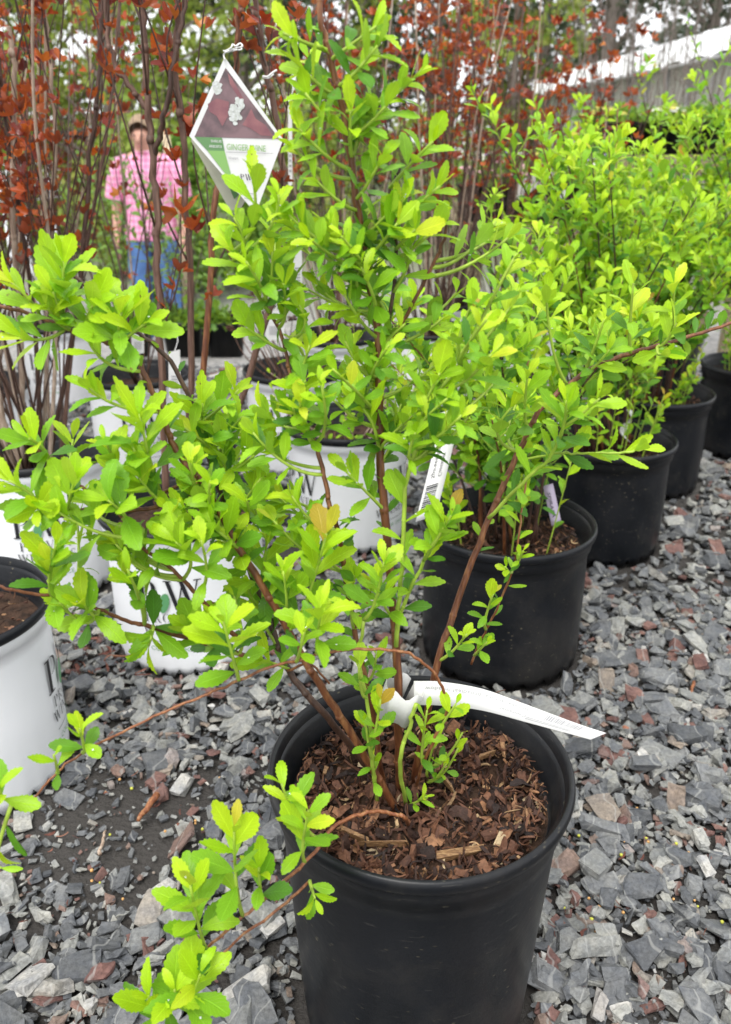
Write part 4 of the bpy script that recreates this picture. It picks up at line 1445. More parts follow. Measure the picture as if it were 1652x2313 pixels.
# ------------------------------------------------------------------ tags
def strip(path, wv, mats, name, root, thick=.0005, m=0):
    """a thin plastic strip along a path; wv: half-width vectors"""
    mb = MB()
    n = len(path)
    V = []
    for p_, w_ in zip(path, wv):
        V += [p_ - w_, p_ + w_]
    T = np.gradient(np.asarray(path), axis=0)
    N = np.array([nrm(np.cross(T[i], wv[i])) for i in range(n)]) * thick
    V2 = []
    for i in range(n):
        V2 += [V[2 * i] + N[i], V[2 * i + 1] + N[i]]
    F = []
    o = 2 * n
    for i in range(n - 1):
        a = 2 * i
        F += [(a, a + 1, a + 3, a + 2), (o + a + 2, o + a + 3, o + a + 1, o + a), (a, a + 2, o + a + 2, o + a), (a + 1, o + a + 1, o + a + 3, a + 3)]
    F += [(0, o, o + 1, 1), (2 * n - 2, 2 * n - 1, o + 2 * n - 1, o + 2 * n - 2)]
    mb.add(V + V2, F, m)
    return mb.build(name, mats, root, True)


t1 = empty('strip_tag', P(905, 1600, .65 * KN), 'white plastic strip tag looped round the stem, lying over the front pot rim', 'plant tag')
lc = P(903, 1582, .654 * KN)
pts, ws = [], []
for k in range(29):
    a = 2 * math.pi * k / 28 * .97 + 1.2
    pts.append(lc + np.array([.0155 * math.cos(a), .0155 * math.sin(a), -.004 * math.cos(a)]))
    ws.append(np.array([.0045, -.002, .0155 + .003 * math.sin(5 * a)]))
strip(pts, ws, [M['white_film']], 'loop', t1)
top = [(935, 1538, .655), (1000, 1540, .662), (1090, 1556, .664), (1180, 1588, .660), (1270, 1622, .652), (1320, 1640, .647), (1370, 1656, .643)]
bot = [(935, 1592, .645), (1000, 1594, .650), (1090, 1605, .652), (1180, 1629, .648), (1250, 1648, .643), (1295, 1660, .640), (1334, 1671, .638)]
tp, bp = smooth_path([P(q[0], q[1], q[2] * KN) for q in top], 5), smooth_path([P(q[0], q[1], q[2] * KN) for q in bot], 5)
strip((tp + bp) / 2, (tp - bp) / 2, [M['white_film']], 'strip', t1)
mbp = MB()


def on_strip(x, y):
    """x 0..1 along the strip, y 0..1 across"""
    a, _, _ = along(tp, [min(1, max(0, x))]); b, _, _ = along(bp, [min(1, max(0, x))])
    c0 = b[0] + (a[0] - b[0]) * y
    nn = nrm(np.cross(along(tp, [x])[1][0], a[0] - b[0]))
    if np.dot(nn, np.array([0, 0, CAMH]) - c0) < 0: nn = -nn
    return c0 + nn * .0011


sans('Spiraea latifolia, broadleaf meadow', .25, lambda x, y: on_strip(.62 - x * .0 - x, .78 - y), mbp, 0, .0, .0, .56)
sans('Container', .25, lambda x, y: on_strip(.62 - x, .42 - y), mbp, 0, .0, .0, .15)
xb = .70
while xb < .90:
    wb = rng.choice([.003, .005, .008])
    mbp.add([on_strip(xb, .45), on_strip(xb + wb, .45), on_strip(xb + wb, .85), on_strip(xb, .85)], [(0, 1, 2, 3)], 0)
    xb += wb + rng.choice([.004, .006])
for q in (.18, .28):
    mbp.add([on_strip(.62 + .25 * k / 6, q + o) for k in range(7) for o in (0, .04)], [(2 * i, 2 * i + 2, 2 * i + 3, 2 * i + 1) for i in range(6)], 0)
mbp.build('printing', [M['ink_grey']], t1)

# upright strip tag in the second pot
t2 = empty('strip_tag', P(975, 1165, 1.16), 'white upright strip tag with barcode leaning at the second black pot', 'plant tag')
A2, B2 = P(1022, 925, 1.20), P(962, 1172, 1.13)
pth = smooth_path([A2, (A2 + B2) / 2 + np.array([0, -.004, 0]), B2], 6)
wx = nrm(np.array([.93, .1, .25])) * .0155
strip(pth, [wx] * len(pth), [M['white_film']], 'strip', t2)
mbt = MB()


def on_t2(x, y):
    p_, _, _ = along(pth, [min(1, max(0, x))])
    return p_[0] + wx * y + np.array([0, -.0014, 0])


sans('Spiraea latifolia,', .55, lambda x, y: on_t2(.62 - x, y - .55), mbt, 0, 0, 0, .42)
sans('Container', .55, lambda x, y: on_t2(.62 - x, y + .10), mbt, 0, 0, 0, .22)
xb = .68
while xb < .88:
    wb = rng.choice([.006, .010, .014])
    mbt.add([on_t2(xb, -.8), on_t2(xb, .35), on_t2(xb + wb, .35), on_t2(xb + wb, -.8)], [(0, 1, 2, 3)], 0)
    xb += wb + rng.choice([.008, .012])
mbt.build('printing', [M['ink']], t2)

t3 = empty('label_stake', P(1255, 1175, 1.30), 'lilac plastic label stake pushed into the mulch of the second black pot', 'plant tag')
a3, b3 = P(1238, 1095, 1.315), P(1258, 1186, 1.295)
strip(smooth_path([a3, (a3 + b3) / 2, b3], 3), [np.array([.0085, .001, .002])] * 7, [M['purple_film']], 'stake', t3)
mb3 = MB()
ds = b3 - a3
sans('SPIRAEA', .9, lambda x, y: a3 + ds * (.18 + x) + np.array([-.0045 + .009 * y, -.0016, 0]), mb3, 0, 0, 0, .62)
mb3.build('printing', [M['ink']], t3)

t4 = empty('ribbon_tag', P(1425, 990, 1.72), 'twisted white ribbon tag hanging on a stem in the second row pot', 'plant tag')
rp, rw = [], []
for k in range(20):
    t = k / 19
    rp.append(P(1420 + 9 * math.sin(7 * t) - 6 * t, 925 + 72 * t, 1.70))
    rw.append(np.array([.0085 * math.cos(5 * t), .0085 * math.sin(5 * t), .001]) * (.55 + .45 * t))
strip(rp, rw, [M['white_film']], 'ribbon', t4)

# diamond picture tag on the canes
dt = empty('diamond_tag', P(508, 129, 1.225), 'diamond shaped picture tag with white flower and green corner, tied to a brown cane', 'plant tag')
TY = 1.225
_o = P(508, 129, TY)


def layer(pts, dy, mb, m, thick=.0):
    V = [P(u, v, TY) - np.array([0, dy, 0]) for u, v in pts]
    n = len(V)
    if thick:
        V += [p_ + np.array([0, thick, 0]) for p_ in V]
        mb.add(V, [tuple(range(n)), tuple(range(2 * n - 1, n - 1, -1))] + [(i, i + n, (i + 1) % n + n, (i + 1) % n) for i in range(n)], m)
    else:
        mb.add(V, [tuple(range(n))], m)


M['photo'] = pm('printed_leaf_photo', (.075, .050, .055), .3, .5, .0, 38, col2=(.19, .115, .125), detail=8)
M['photo_leaf'] = pm('printed_maroon', (.16, .055, .070), .3, .5, .0, 50, col2=(.25, .10, .105))
M['photo_flower'] = pm('printed_white_flower', (.55, .57, .56), .35, .4, .0, 260, col2=(.40, .42, .38))
M['tag_green'] = pm('printed_green', (.20, .38, .11), .4, .4)
M['tag_green2'] = pm('printed_dark_green', (.11, .23, .09), .4, .4)
mb = MB()
layer([(508, 129), (428, 307), (578, 482), (640, 315)], 0, mb, 0, .0010)
mb.build('front_card', [M['white_film']], dt)
mb = MB()
layer([(510, 153), (440, 309), (632, 314)], .0006, mb, 0)


def blob(cx, cy, rx, ry, n, rot, k=.12):
    return [(cx + (rx * (1 + k * math.cos(i * 2.7)) * math.cos(2 * math.pi * i / n)) * math.cos(rot) - ry * math.sin(2 * math.pi * i / n) * math.sin(rot), cy + rx * math.cos(2 * math.pi * i / n) * math.sin(rot) + ry * (1 + k * math.sin(i * 3.1)) * math.sin(2 * math.pi * i / n) * math.cos(rot)) for i in range(n)]


layer([(470, 235), (490, 222), (518, 230), (516, 262), (503, 285), (490, 262), (474, 252)], .0010, mb, 1)
layer([(560, 262), (568, 245), (578, 268), (600, 282), (618, 308), (590, 306), (566, 290), (548, 282)], .0010, mb, 1)
layer([(515, 165), (525, 178), (552, 225), (540, 222), (520, 190)], .0010, mb, 1)
for k in range(34):
    a_, r_ = rng.uniform(0, 6.28), math.sqrt(rng.random())
    layer(blob(535 + 14 * r_ * math.cos(a_) - 5 * r_ * math.sin(a_), 250 + 29 * r_ * math.sin(a_), 5.2, 5.2, 10, k, .2), .0012 + k * .00002, mb, 2)
for k in range(12):
    layer(blob(494 + rng.normal(0, 3.5), 198 + rng.normal(0, 8), 5, 5.5, 10, k, .2), .0012 + k * .00002, mb, 2)
layer([(440, 309), (502, 311), (508, 341), (469, 340)], .0010, mb, 3)
layer([(469, 340), (508, 341), (529, 418)], .0010, mb, 4)
mb.build('picture_print', [M['photo'], M['photo_leaf'], M['photo_flower'], M['tag_green2'], M['tag_green']], dt)
mb = MB()
dfn = lambda x, y: P(x, -y, TY) - np.array([0, .0018, 0])
sl = lambda x, y: dfn(x, y - (x - 512) * .05)
sans('GINGER WINE', 20, sl, mb, 0, 512, -338, 88)
sans('Ninebark', 9, sl, mb, 2, 517, -359, 22)
sans('SHRUB', 8.5, sl, mb, 1, 477, -323, 24)
sans('ARBUSTO', 8.5, sl, mb, 1, 473, -335, 29)
serif('PW', 543, -407, 14, dfn, mb, 3, .1)
mb.add([dfn(x, y) for x, y in ((512, -343), (618, -346), (618, -347), (512, -344))], [(0, 1, 2, 3)], 2)
mb.add([dfn(x, y) for x, y in ((548, -436), (580, -437), (580, -438.5), (548, -437.5))], [(0, 1, 2, 3)], 2)
mb.add([dfn(x, y) for x, y in ((553, -446), (577, -447), (577, -449), (553, -448))], [(0, 1, 2, 3)], 2)
mb.build('lettering', [M['tag_green'], M['white_film'], M['ink_grey'], M['ink']], dt)
mb = MB()
bk = [P(508, 131, TY + .004), P(432, 318, TY + .03), P(519, 474, TY + .045), P(541, 476, TY + .045), P(556, 452, TY + .04)]
mb.add(bk + [p_ + np.array([0, .001, 0]) for p_ in bk], [(0, 1, 2, 3, 4), (9, 8, 7, 6, 5), (0, 5, 6, 1), (1, 6, 7, 2), (2, 7, 8, 3), (3, 8, 9, 4), (4, 9, 5, 0)], 0)
g3 = [P(505, 385, TY + .028), P(530, 450, TY + .038), P(540, 440, TY + .036), P(508, 398, TY + .028)]
mb.add([p_ - np.array([0, .002, 0]) for p_ in g3], [(0, 1, 2, 3)], 1)
mb.build('back_card', [M['tag_back'], M['tag_green2']], dt)
mb = MB()
for lst in ([(508, 135), (506, 124), (512, 117), (535, 108), (548, 105), (543, 98), (533, 104), (526, 100), (522, 108), (508, 116)], [(512, 118), (530, 113), (545, 112), (546, 103)], [(505, 115), (520, 116), (536, 112)]):
    mb.tube(smooth_path([P(u, v, TY - .004 + .006 * (i % 2)) for i, (u, v) in enumerate(lst)], 4), .0011, 6, 0)
mb.build('tie', [M['white_film']], dt, True)

tw = empty('wire_tie', P(610, 168, 1.30), 'white tie knotted round a brown cane beside the diamond tag', 'plant tie')
mb = MB()
mb.tube(smooth_path([P(594, 172, 1.305), P(605, 173, 1.30), P(615, 165, 1.30), P(626, 158, 1.30)], 4), .0014, 6)
mb.tube(smooth_path([P(594, 175, 1.315), P(606, 176, 1.30), P(618, 168, 1.31)], 4), .0012, 6)
mb.build('cord', [M['white_film']], tw, True)

HT = [((312, 770), (305, 60), 'white paper tag beside the thick brown cane, low down', 1.7, (28, 62)), ((395, 845), (0, 0), 'long white paper tag hanging low between the canes', 1.6, (26, 110)),
      ((622, 735), (0, 0), 'white barcode tag above the dried flower shrub', 2.0, (44, 70)), ((672, 600), (0, 0), 'narrow white tag half hidden behind the shrub crown', 1.5, (22, 120)), ((656, 330), (0, 0), 'slim clear white tag on a cane behind the shrub crown', 1.6, (9, 200))]
for (u, v), _, lab, y, (w_, h_) in HT:
    t = empty('hang_tag', P(u, v, y), lab, 'plant tag')
    mb = MB()
    c0 = P(u, v, y)
    sx_, sz_ = (P(u + w_ / 2, v, y) - c0), (P(u, v - h_ / 2, y) - c0)
    Vs = [c0 + sx_ * a + sz_ * b for a, b in ((-1, -1), (1, -.9), (.9, 1), (-1.1, .9))]
    mb.add(Vs + [q + np.array([0, .0008, 0]) for q in Vs], [(0, 1, 2, 3), (7, 6, 5, 4), (0, 4, 5, 1), (1, 5, 6, 2), (2, 6, 7, 3), (3, 7, 4, 0)], 0)
    mb.build('card', [M['white_film']], t)
    mb = MB()
    for k in range(5):
        b0 = -.6 + k * .12
        mb.add([c0 + sx_ * a + sz_ * b - np.array([0, .001, 0]) for a, b in ((-.6, b0), (.6, b0), (.6, b0 + .05), (-.6, b0 + .05))], [(0, 1, 2, 3)], 0)
    mb.build('printing', [M['ink_grey']], t)
    mb = MB()
    mb.tube([c0 + sz_ * .95, c0 + sz_ * 1.3 + np.array([.004, .01, 0]), c0 + sz_ * 1.6 + np.array([0, .02, 0])], .0008, 5)
    mb.build('tie', [M['white_film']], t)

# ------------------------------------------------------------------ trees and far things
def crown_tree(x, y, h, w_, label, kind, m, nleaf=2600, base=.18, clump=26, size=.13, group='trees beyond the yard'):
    z0 = float(gz(y))
    root = empty(kind, (x, y, z0), label, 'tree', group)
    tr = MB()
    pa = smooth_path([np.array([x, y, z0 - .1]), np.array([x + rng.normal(0, .1), y, z0 + h * .45]), np.array([x + rng.normal(0, .2), y, z0 + h * .93])], 6)
    r0 = .018 * h
    tr.tube(pa, np.linspace(r0, r0 * .15, len(pa)), 9)
    lv = []
    for k in range(clump):
        t = base + (1 - base) * (k + rng.random()) / clump
        if kind == 'pine_tree': rad = w_ * .5 * (1.05 - t) ** .8 * rng.uniform(.5, 1.1)
        else: rad = w_ * .5 * math.sin(math.pi * min(1, .18 + .8 * (t - base) / (1 - base))) ** .7 * rng.uniform(.35, 1.1)
        a = rng.uniform(0, 6.28)
        c = np.array([x + rad * math.cos(a), y + rad * math.sin(a), z0 + h * t + (-.12 * rad if kind == 'pine_tree' else .1 * rad)])
        s, _, _ = along(pa, [max(.1, t - .1)])
        lp = smooth_path([s[0], (s[0] + c) / 2 + UP * .1, c], 4)
        tr.tube(lp, np.linspace(r0 * .3, r0 * .06, len(lp)), 5)
        cr = w_ * rng.uniform(.10, .19)
        for q in range(int(nleaf * 1.9) // clump):
            g = rng.normal(0, 1, 3)
            g = nrm(g) * cr * rng.random() ** .45 * np.array([1.15, 1.15, .7])
            dv = rng.normal(0, 1, 3); dv[2] -= .3
            nv = rng.normal(0, 1, 3) + UP
            L = size * rng.uniform(.7, 1.6)
            dv = nrm(dv); nv = nrm(nv - dv * np.dot(dv, nv))
            Mx = np.eye(4)
            Mx[:3, 0], Mx[:3, 1], Mx[:3, 2], Mx[:3, 3] = np.cross(dv, nv) * L, dv * L, nv * L, c + g
            lv.append((int(rng.integers(2)), Mx, float(rng.random()), 0, L))
    tr.build('trunk', [M['trunk']], root, True)
    o = link('crown', merged('crown', BLADE, lv, [M[m]]), root)
    return root


def ux(u, y): return (u - PW_ / 2) / FPX * y * 1.09


TREES = [
    (350, 13, 6.6, 3.6, 'yellow green spring tree right behind the person in pink', 'spring_tree', 'leaf_back', 5200, .10, 60, .11),
    (250, 17, 7.2, 3.2, 'yellow green spring tree beside the red shed', 'spring_tree', 'leaf_back', 3600, .12, 40, .13),
    (110, 21, 9, 3.6, 'dark evergreen behind the dense red shrub', 'pine_tree', 'leaf_pine', 3200, .1, 44, .16),
    (600, 17, 9, 3.2, 'dark evergreen behind the diamond tag', 'pine_tree', 'leaf_pine', 3000, .06, 44, .14),
    (720, 21, 9, 4.4, 'yellow green spring tree behind the front shrub crown', 'spring_tree', 'leaf_back', 3000, .12, 36, .15),
    (960, 23, 11, 5.0, 'broad dark evergreen beyond the middle of the red shrubs', 'pine_tree', 'leaf_pine', 3800, .08, 50, .17),
    (1090, 20, 7, 3.0, 'pale yellow green tree at the far end of the greenhouse', 'spring_tree', 'leaf_back', 3000, .12, 36, .14),
    (1265, 27, 13, 6.6, 'dark evergreen rising over the white greenhouse roof', 'pine_tree', 'leaf_pine', 3200, .15, 46, .2),
    (1450, 30, 14, 6.6, 'tall evergreen rising behind the bare brush', 'pine_tree', 'leaf_pine', 3000, .2, 44, .2),
    (1670, 27, 13, 6.4, 'evergreen above the near end of the greenhouse roof', 'pine_tree', 'leaf_pine', 2600, .15, 40, .19),
    (450, 24, 8, 3.4, 'olive tree between the person and the tag, far off', 'spring_tree', 'leaf_back', 2600, .12, 34, .16),
    (1160, 33, 15, 7.5, 'wide grey green evergreen farthest beyond the greenhouse end', 'pine_tree', 'leaf_pine', 2600, .1, 56, .24),
    (820, 34, 15, 7.5, 'tall evergreen farthest off behind the front shrub crown', 'pine_tree', 'leaf_pine', 2600, .1, 56, .24),
    (1580, 36, 17, 8, 'tall evergreen farthest off between the two behind the greenhouse', 'pine_tree', 'leaf_pine', 2600, .12, 56, .26),
    (20, 26, 8, 4.0, 'green tree farthest off behind the dense red shrub', 'spring_tree', 'leaf_back', 2600, .12, 34, .18),
]
for a in TREES:
    u, y = a[0], a[1]
    crown_tree(ux(u, y), y, *a[2:])

# low green shrubs along the far side
for i, (u, y, h, w_, lab) in enumerate([(60, 12, 1.6, 2.6, 'low green shrub at the far edge of the yard behind the wire rack'), (440, 8.5, 1.5, 1.0, 'green shrub beside the pale timber post'), (400, 10.5, 1.7, 1.6, 'green shrub behind the timber post'),
                                        (520, 9.5, 1.5, 1.3, 'green shrub far behind the foot of the diamond tag'), (700, 13, 1.9, 2.6, 'green shrub far behind the crown of the front shrub'), (960, 14, 1.9, 2.8, 'green shrub beyond the flower bench'), (230, 14, 1.6, 2.4, 'green shrub at the foot of the red shed')]):
    crown_tree(ux(u, y), y, h, w_, lab, 'green_shrub', 'leaf_weed' if i in (1, 3) else 'leaf_back', 1800, .05, 30, .075 if i else .1, 'green shrubs along the far side')

# bare brush before the greenhouse
for i, (u, y, h, lab) in enumerate([(1310, 9.5, 3.7, 'bare grey brown brush before the middle of the greenhouse wall'), (1390, 10.0, 4.4, 'tall bare brush before the greenhouse, its twigs over the roof line'), (1490, 9.2, 4.0, 'bare brush near the close end of the greenhouse'), (1600, 8.6, 2.8, 'bare brush at the picture edge before the greenhouse')]):
    x = ux(u, y); z0 = float(gz(y))
    root = empty('bare_brush', (x, y, z0), lab, 'shrub', 'bare brush before the greenhouse')
    mb = MB()
    for k in range(15):
        a = rng.uniform(0, 6.28)
        b = np.array([x + .25 * math.cos(a), y + .25 * math.sin(a), z0])
        hh = h * rng.uniform(.55, 1)
        e = b + np.array([.45 * math.cos(a), .45 * math.sin(a), hh])
        pa = smooth_path([b, (b + e) / 2 + rng.normal(0, .06, 3), e], 5)
        mb.tube(pa, np.linspace(.011, .003, len(pa)), 4)
        for j in range(12):
            s, T, _ = along(pa, [rng.uniform(.25, .98)])
            dv = nrm(rng.normal(0, .5, 3) + T[0] * .9)
            l = rng.uniform(.2, .6)
            mb.tube(smooth_path([s[0], s[0] + dv * l * .5, s[0] + dv * l + UP * .05], 3), [.0045, .004, .003, .0025, .002, .002, .0015][:7], 3)
    mb.build('twigs', [M['trunk']], root, True)

# ------------------------------------------------------------------ greenhouse
M['gh_wall'] = pm('greenhouse_film_wall', (.40, .39, .35), .5, .4, .0, .8, 0, col2=(.50, .49, .45), stretch=(1, 1, .2))
M['gh_roof'] = pm('white_roof_film', (.82, .83, .84), .35, .5)
M['gh_frame'] = pm('galvanised_tube', (.30, .30, .30), .4, .5)
n0, f0 = P(1760, 106, 10.6), P(1196, 226, 19.8)
gh = empty('greenhouse', (float(n0[0]), float(n0[1]), -.62), 'long greenhouse with white film roof and grey beige wall beside the bare brush', 'greenhouse')
ax = f0 - n0; ax[2] = 0
Lg = np.linalg.norm(ax); ax = ax / Lg
sd_ = np.array([ax[1], -ax[0], 0])
ez = (n0[2] + f0[2]) / 2
nb_ = 14
wall, roof, fr = MB(), MB(), MB()
def ghp(s, q, z): return np.array([n0[0], n0[1], 0]) + ax * s + sd_ * q + UP * z
zt = lambda s: n0[2] + (f0[2] - n0[2]) * s / Lg
for i in range(nb_):
    s0, s1 = Lg * i / nb_ - .0, Lg * (i + 1) / nb_
    wall = MB()
    wall.add([ghp(s0 + .02, 0, -.62), ghp(s1 - .02, 0, -.62), ghp(s1 - .02, 0, zt(s1)), ghp(s0 + .02, 0, zt(s0)), ghp(s0 + .02, .02, -.62), ghp(s1 - .02, .02, -.62), ghp(s1 - .02, .02, zt(s1)), ghp(s0 + .02, .02, zt(s0))], [(0, 1, 2, 3), (7, 6, 5, 4), (3, 2, 6, 7), (0, 3, 7, 4), (1, 5, 6, 2)])
    wall.build('wall_panel', [M['gh_wall']], gh)
    roof = MB()
    V, F = [], []
    for j in range(9):
        t = j / 8
        t = t * t * (3 - 2 * t) if False else .5 - .5 * math.cos(math.pi * t)
        q = -.12 + t * 5.2
        for k in range(7):
            s = s0 + (s1 - s0) * k / 6
            sag = .05 * math.sin(math.pi * k / 6) * (1 - t * .6)
            V.append(ghp(s, q, zt(s) + .02 + .66 * math.sqrt(max(0, 1 - (1 - 2 * t) ** 2)) + sag))
    for j in range(8):
        for k in range(6):
            F.append((j * 7 + k, j * 7 + k + 1, (j + 1) * 7 + k + 1, (j + 1) * 7 + k))
    roof.add(V, F)
    roof.build('roof_panel', [M['gh_roof']], gh, True)
    fp = MB()
    fp.tube([ghp(s0, -.03, -.62), ghp(s0, -.03, zt(s0))], .022, 6)
    fp.build('post', [M['gh_frame']], gh, True)
fr.tube([ghp(0, -.14, zt(0)), ghp(Lg, -.14, zt(Lg))], .03, 6)
fr.build('eave_rail', [M['gh_frame']], gh, True)
ew = MB()
ew.add([ghp(Lg - .02, .03, -.62), ghp(Lg - .02, 5.0, -.62), ghp(Lg - .02, 5.0, zt(Lg)), ghp(Lg - .02, 2.5, zt(Lg) + .60), ghp(Lg - .02, .03, zt(Lg))], [(0, 1, 2, 3, 4)])
ew.add([ghp(.1, 5.0, -.62), ghp(Lg - .1, 5.0, -.62), ghp(Lg - .1, 5.0, zt(Lg)), ghp(.1, 5.0, zt(0))], [(0, 1, 2, 3)])
ew.build('end_wall', [M['gh_wall']], gh)

# ------------------------------------------------------------------ red shed, timber post, wire rack
M['red_board'] = pm('red_boards', (.32, .075, .07), .7, .3, .25, 6, .2, 30, stretch=(4, 4, .4))
M['wood_pale'] = pm('pale_timber', (.50, .40, .27), .7, .3, .25, 10, .2, 60, stretch=(6, 6, .6))
M['wood_bench'] = pm('weathered_wood', (.20, .165, .095), .75, .3, .3, 12, .3, 60, stretch=(1, 8, 8))
M['wire'] = pm('white_wire', (.75, .76, .78), .35, .5)
M['dark'] = pm('dark_roofing', (.06, .055, .05), .8)
sx0, sy0 = P(150, 400, 13.5)[0], 13.5
shed = empty('red_shed', (sx0, sy0, -.62), 'small red board shed partly seen between canes beside the person', 'shed')
ztop = float(P(205, 300, 13.5)[2])
for k in range(9):
    b = MB()
    b.box((sx0 - .42 + k * .105, sy0, (-.62 + ztop - .03) / 2), (.098, .03, ztop + .59))
    b.build('wall_board', [M['red_board']], shed)
b = MB()
b.box((sx0, sy0 + .45, (-.62 + ztop) / 2 - .03), (.92, .84, ztop + .56))
b.build('body', [M['red_board']], shed)
b = MB()
b.box((sx0, sy0 + .42, ztop + .02), (1.08, 1.1, .05), M=euler(.08, 0, 0))
b.build('roof', [M['dark']], shed)
pp = P(379, 300, 8.0)
b = MB()
b.tube([np.array([pp[0] + .05, 8.0, -.62]), np.array([pp[0] + .02, 8.0, .2]), np.array([pp[0] - .02, 8.0, float(P(376, 297, 8.0)[2])])], .036, 12)
o = b.build('timber_post', [M['wood_pale']], None, True)
tag(o, 'pale round timber post standing beside the person in pink', 'post')
wr = empty('wire_rack', (*P(20, 400, 4.6)[:2], float(gz(4.6))), 'low white wire rack behind the dense red canes', 'rack')
b = MB()
c0 = P(-90, 372, 4.6); c1 = P(48, 455, 4.6)
for k in range(12):
    t = k / 11
    b.tube([np.array([c0[0] + (c1[0] - c0[0]) * t, 4.6, c0[2]]), np.array([c0[0] + (c1[0] - c0[0]) * t, 4.6, c1[2]])], .0024, 5)
for k in range(6):
    t = k / 5
    z = c0[2] + (c1[2] - c0[2]) * t
    b.tube([np.array([c0[0], 4.6, z]), np.array([c1[0], 4.6, z])], .0024, 5)
    b.tube([np.array([c1[0], 4.6, z]), np.array([c1[0] + .05, 5.1, z])], .0024, 5)
b.build('grid', [M['wire']], wr, True)
for xx in (c0[0], c1[0]):
    for yy in (4.6, 5.05):
        b = MB()
        b.tube([np.array([xx, yy, float(gz(yy))]), np.array([xx, yy, c0[2]])], .008, 6)
        b.build('leg', [M['wire']], wr, True)

# ------------------------------------------------------------------ benches with potted flowers
def bench(name, x0, x1, y, z, dep, label):
    root = empty(name, ((x0 + x1) / 2, y, float(gz(y))), label, 'bench', 'benches of potted plants')
    b = MB(); b.box(((x0 + x1) / 2, y - dep / 2, z - .07), (x1 - x0, .035, .075)); b.build('front_rail', [M['wood_bench']], root)
    for k in range(6):
        b = MB(); b.box(((x0 + x1) / 2, y - dep / 2 + .06 + k * (dep - .08) / 5, z - .012), (x1 - x0, (dep - .1) / 5 - .012, .024)); b.build('slat', [M['wood_bench']], root)
    for xx in (x0 + .08, x1 - .08):
        for yy in (y - dep / 2 + .06, y + dep / 2 - .08):
            b = MB(); b.box((xx, yy, (float(gz(yy)) + z - .13) / 2), (.08, .08, z - .13 - float(gz(yy)))); b.build('leg', [M['wood_bench']], root)
    return root


def flower_pot(x, y, z, r, h, label, fl, seed):
    root = empty('potted_flower', (x, y, z), label, 'potted plant', 'potted plants on the benches')
    b = MB()
    b.lathe([(.001, .002), (r * .78, .002), (r * .93, h * .9), (r * 1.02, h * .9), (r * 1.02, h), (r * .93, h), (r * .9, h * .86), (.001, h * .85)], 20)
    b.build('pot', [M['pot_black']], root, True, Matrix())
    lv = []
    for k in range(170):
        g = rng.normal(0, .5, 3); g[2] = abs(g[2]) * .45
        c = np.array([x, y, z + h * .9]) + g * r * 1.3
        dv = nrm(g + UP * .5 + rng.normal(0, .4, 3)); nv = UP + rng.normal(0, .5, 3); nv = nrm(nv - dv * np.dot(dv, nv))
        L = r * rng.uniform(.3, .65)
        Mx = np.eye(4); Mx[:3, 0], Mx[:3, 1], Mx[:3, 2], Mx[:3, 3] = np.cross(dv, nv) * L, dv * L, nv * L, c
        lv.append((int(rng.integers(2)), Mx, float(rng.random()), 0, L))
    link('foliage', merged('foliage', BLADE, lv, [M['leaf_weed']]), root)
    if fl:
        fb = MB()
        for k in range(34):
            g = rng.normal(0, .6, 3); g[2] = abs(g[2]) * .35 + .28
            V, F = STONES[k % 6]
            fb.add(V * r * .17 + np.array([x, y, z + h]) + g * r * 1.05, F)
        fb.build('blossom', [M[fl]], root)
    return root


M['fl_purple'] = pm('purple_blossom', (.36, .25, .62), .6, .3, .3, 60)
M['fl_white'] = pm('white_blossom', (.80, .78, .70), .6, .3, .1, 60)
M['fl_pink'] = pm('pink_blossom', (.70, .38, .45), .6, .3, .2, 60)
M['fl_yellow'] = pm('yellow_blossom', (.62, .56, .14), .6, .3, .2, 60)
ya = 4.5
za = float(P(1080, 506, ya - .45)[2])
xa0, xa1 = P(1015, 506, ya)[0], P(1420, 506, ya)[0]
bench('flower_bench', xa0, xa1, ya, za, .9, 'weathered wooden bench of flower pots behind the red shrubs')
FL = [(1075, -.28, 'fl_pink', 'black pot of pink flowers at the bench corner'), (1130, -.26, None, 'black pot of plain green plant on the bench'), (1185, -.28, 'fl_pink', 'black pot of pink flowers by the leaning white board'),
      (1250, -.24, None, 'black pot of green plant beside the leaning white board'), (1320, -.25, 'fl_white', 'black pot of white flowers on the bench, close to the lime shrubs'),
      (1085, .12, 'fl_white', 'black pot of cream flowers at the back of the bench'), (1150, .14, 'fl_purple', 'black pot of purple flowers at the back of the bench'), (1215, .12, 'fl_yellow', 'black pot of yellow flowers at the back of the bench'), (1290, .13, 'fl_purple', 'black pot of purple flowers at the back, toward the greenhouse')]
for i, (u, dy, fl, lab) in enumerate(FL):
    yy = ya + dy
    up = .0 if dy < 0 else .06
    flower_pot(float(P(u, 480, yy)[0]), yy, za + up, .10, .17, lab, fl, i)
b = MB(); b.box(((xa0 + xa1) / 2, ya + .13, za + .029), (xa1 - xa0 - .1, .30, .054))
tag(b.build('raised_plank', [M['wood_bench']], None), 'wooden riser plank under the back row of flower pots', 'shelf')
yb = 6.2
zb = float(P(1450, 349, yb)[2])
xb0, xb1 = P(1335, 349, yb)[0], P(1700, 349, yb)[0]
bench('display_bench', xb0, xb1, yb, zb, .7, 'tall display bench with a row of black pots before the greenhouse wall')
for i, u in enumerate((1362, 1418, 1474, 1530, 1590, 1648)):
    flower_pot(float(P(u, 330, yb - .1)[0]), yb - .1, zb, .125, .20, ['black pot nearest the far end of the tall bench, yellow flowers', 'second black pot on the tall bench, green plant', 'third black pot on the tall bench, pale flowers', 'fourth black pot on the tall bench, yellow flowers', 'fifth black pot on the tall bench, green plant', 'black pot on the tall bench at the picture edge'][i], ['fl_yellow', None, 'fl_white', 'fl_yellow', None, None][i], i)
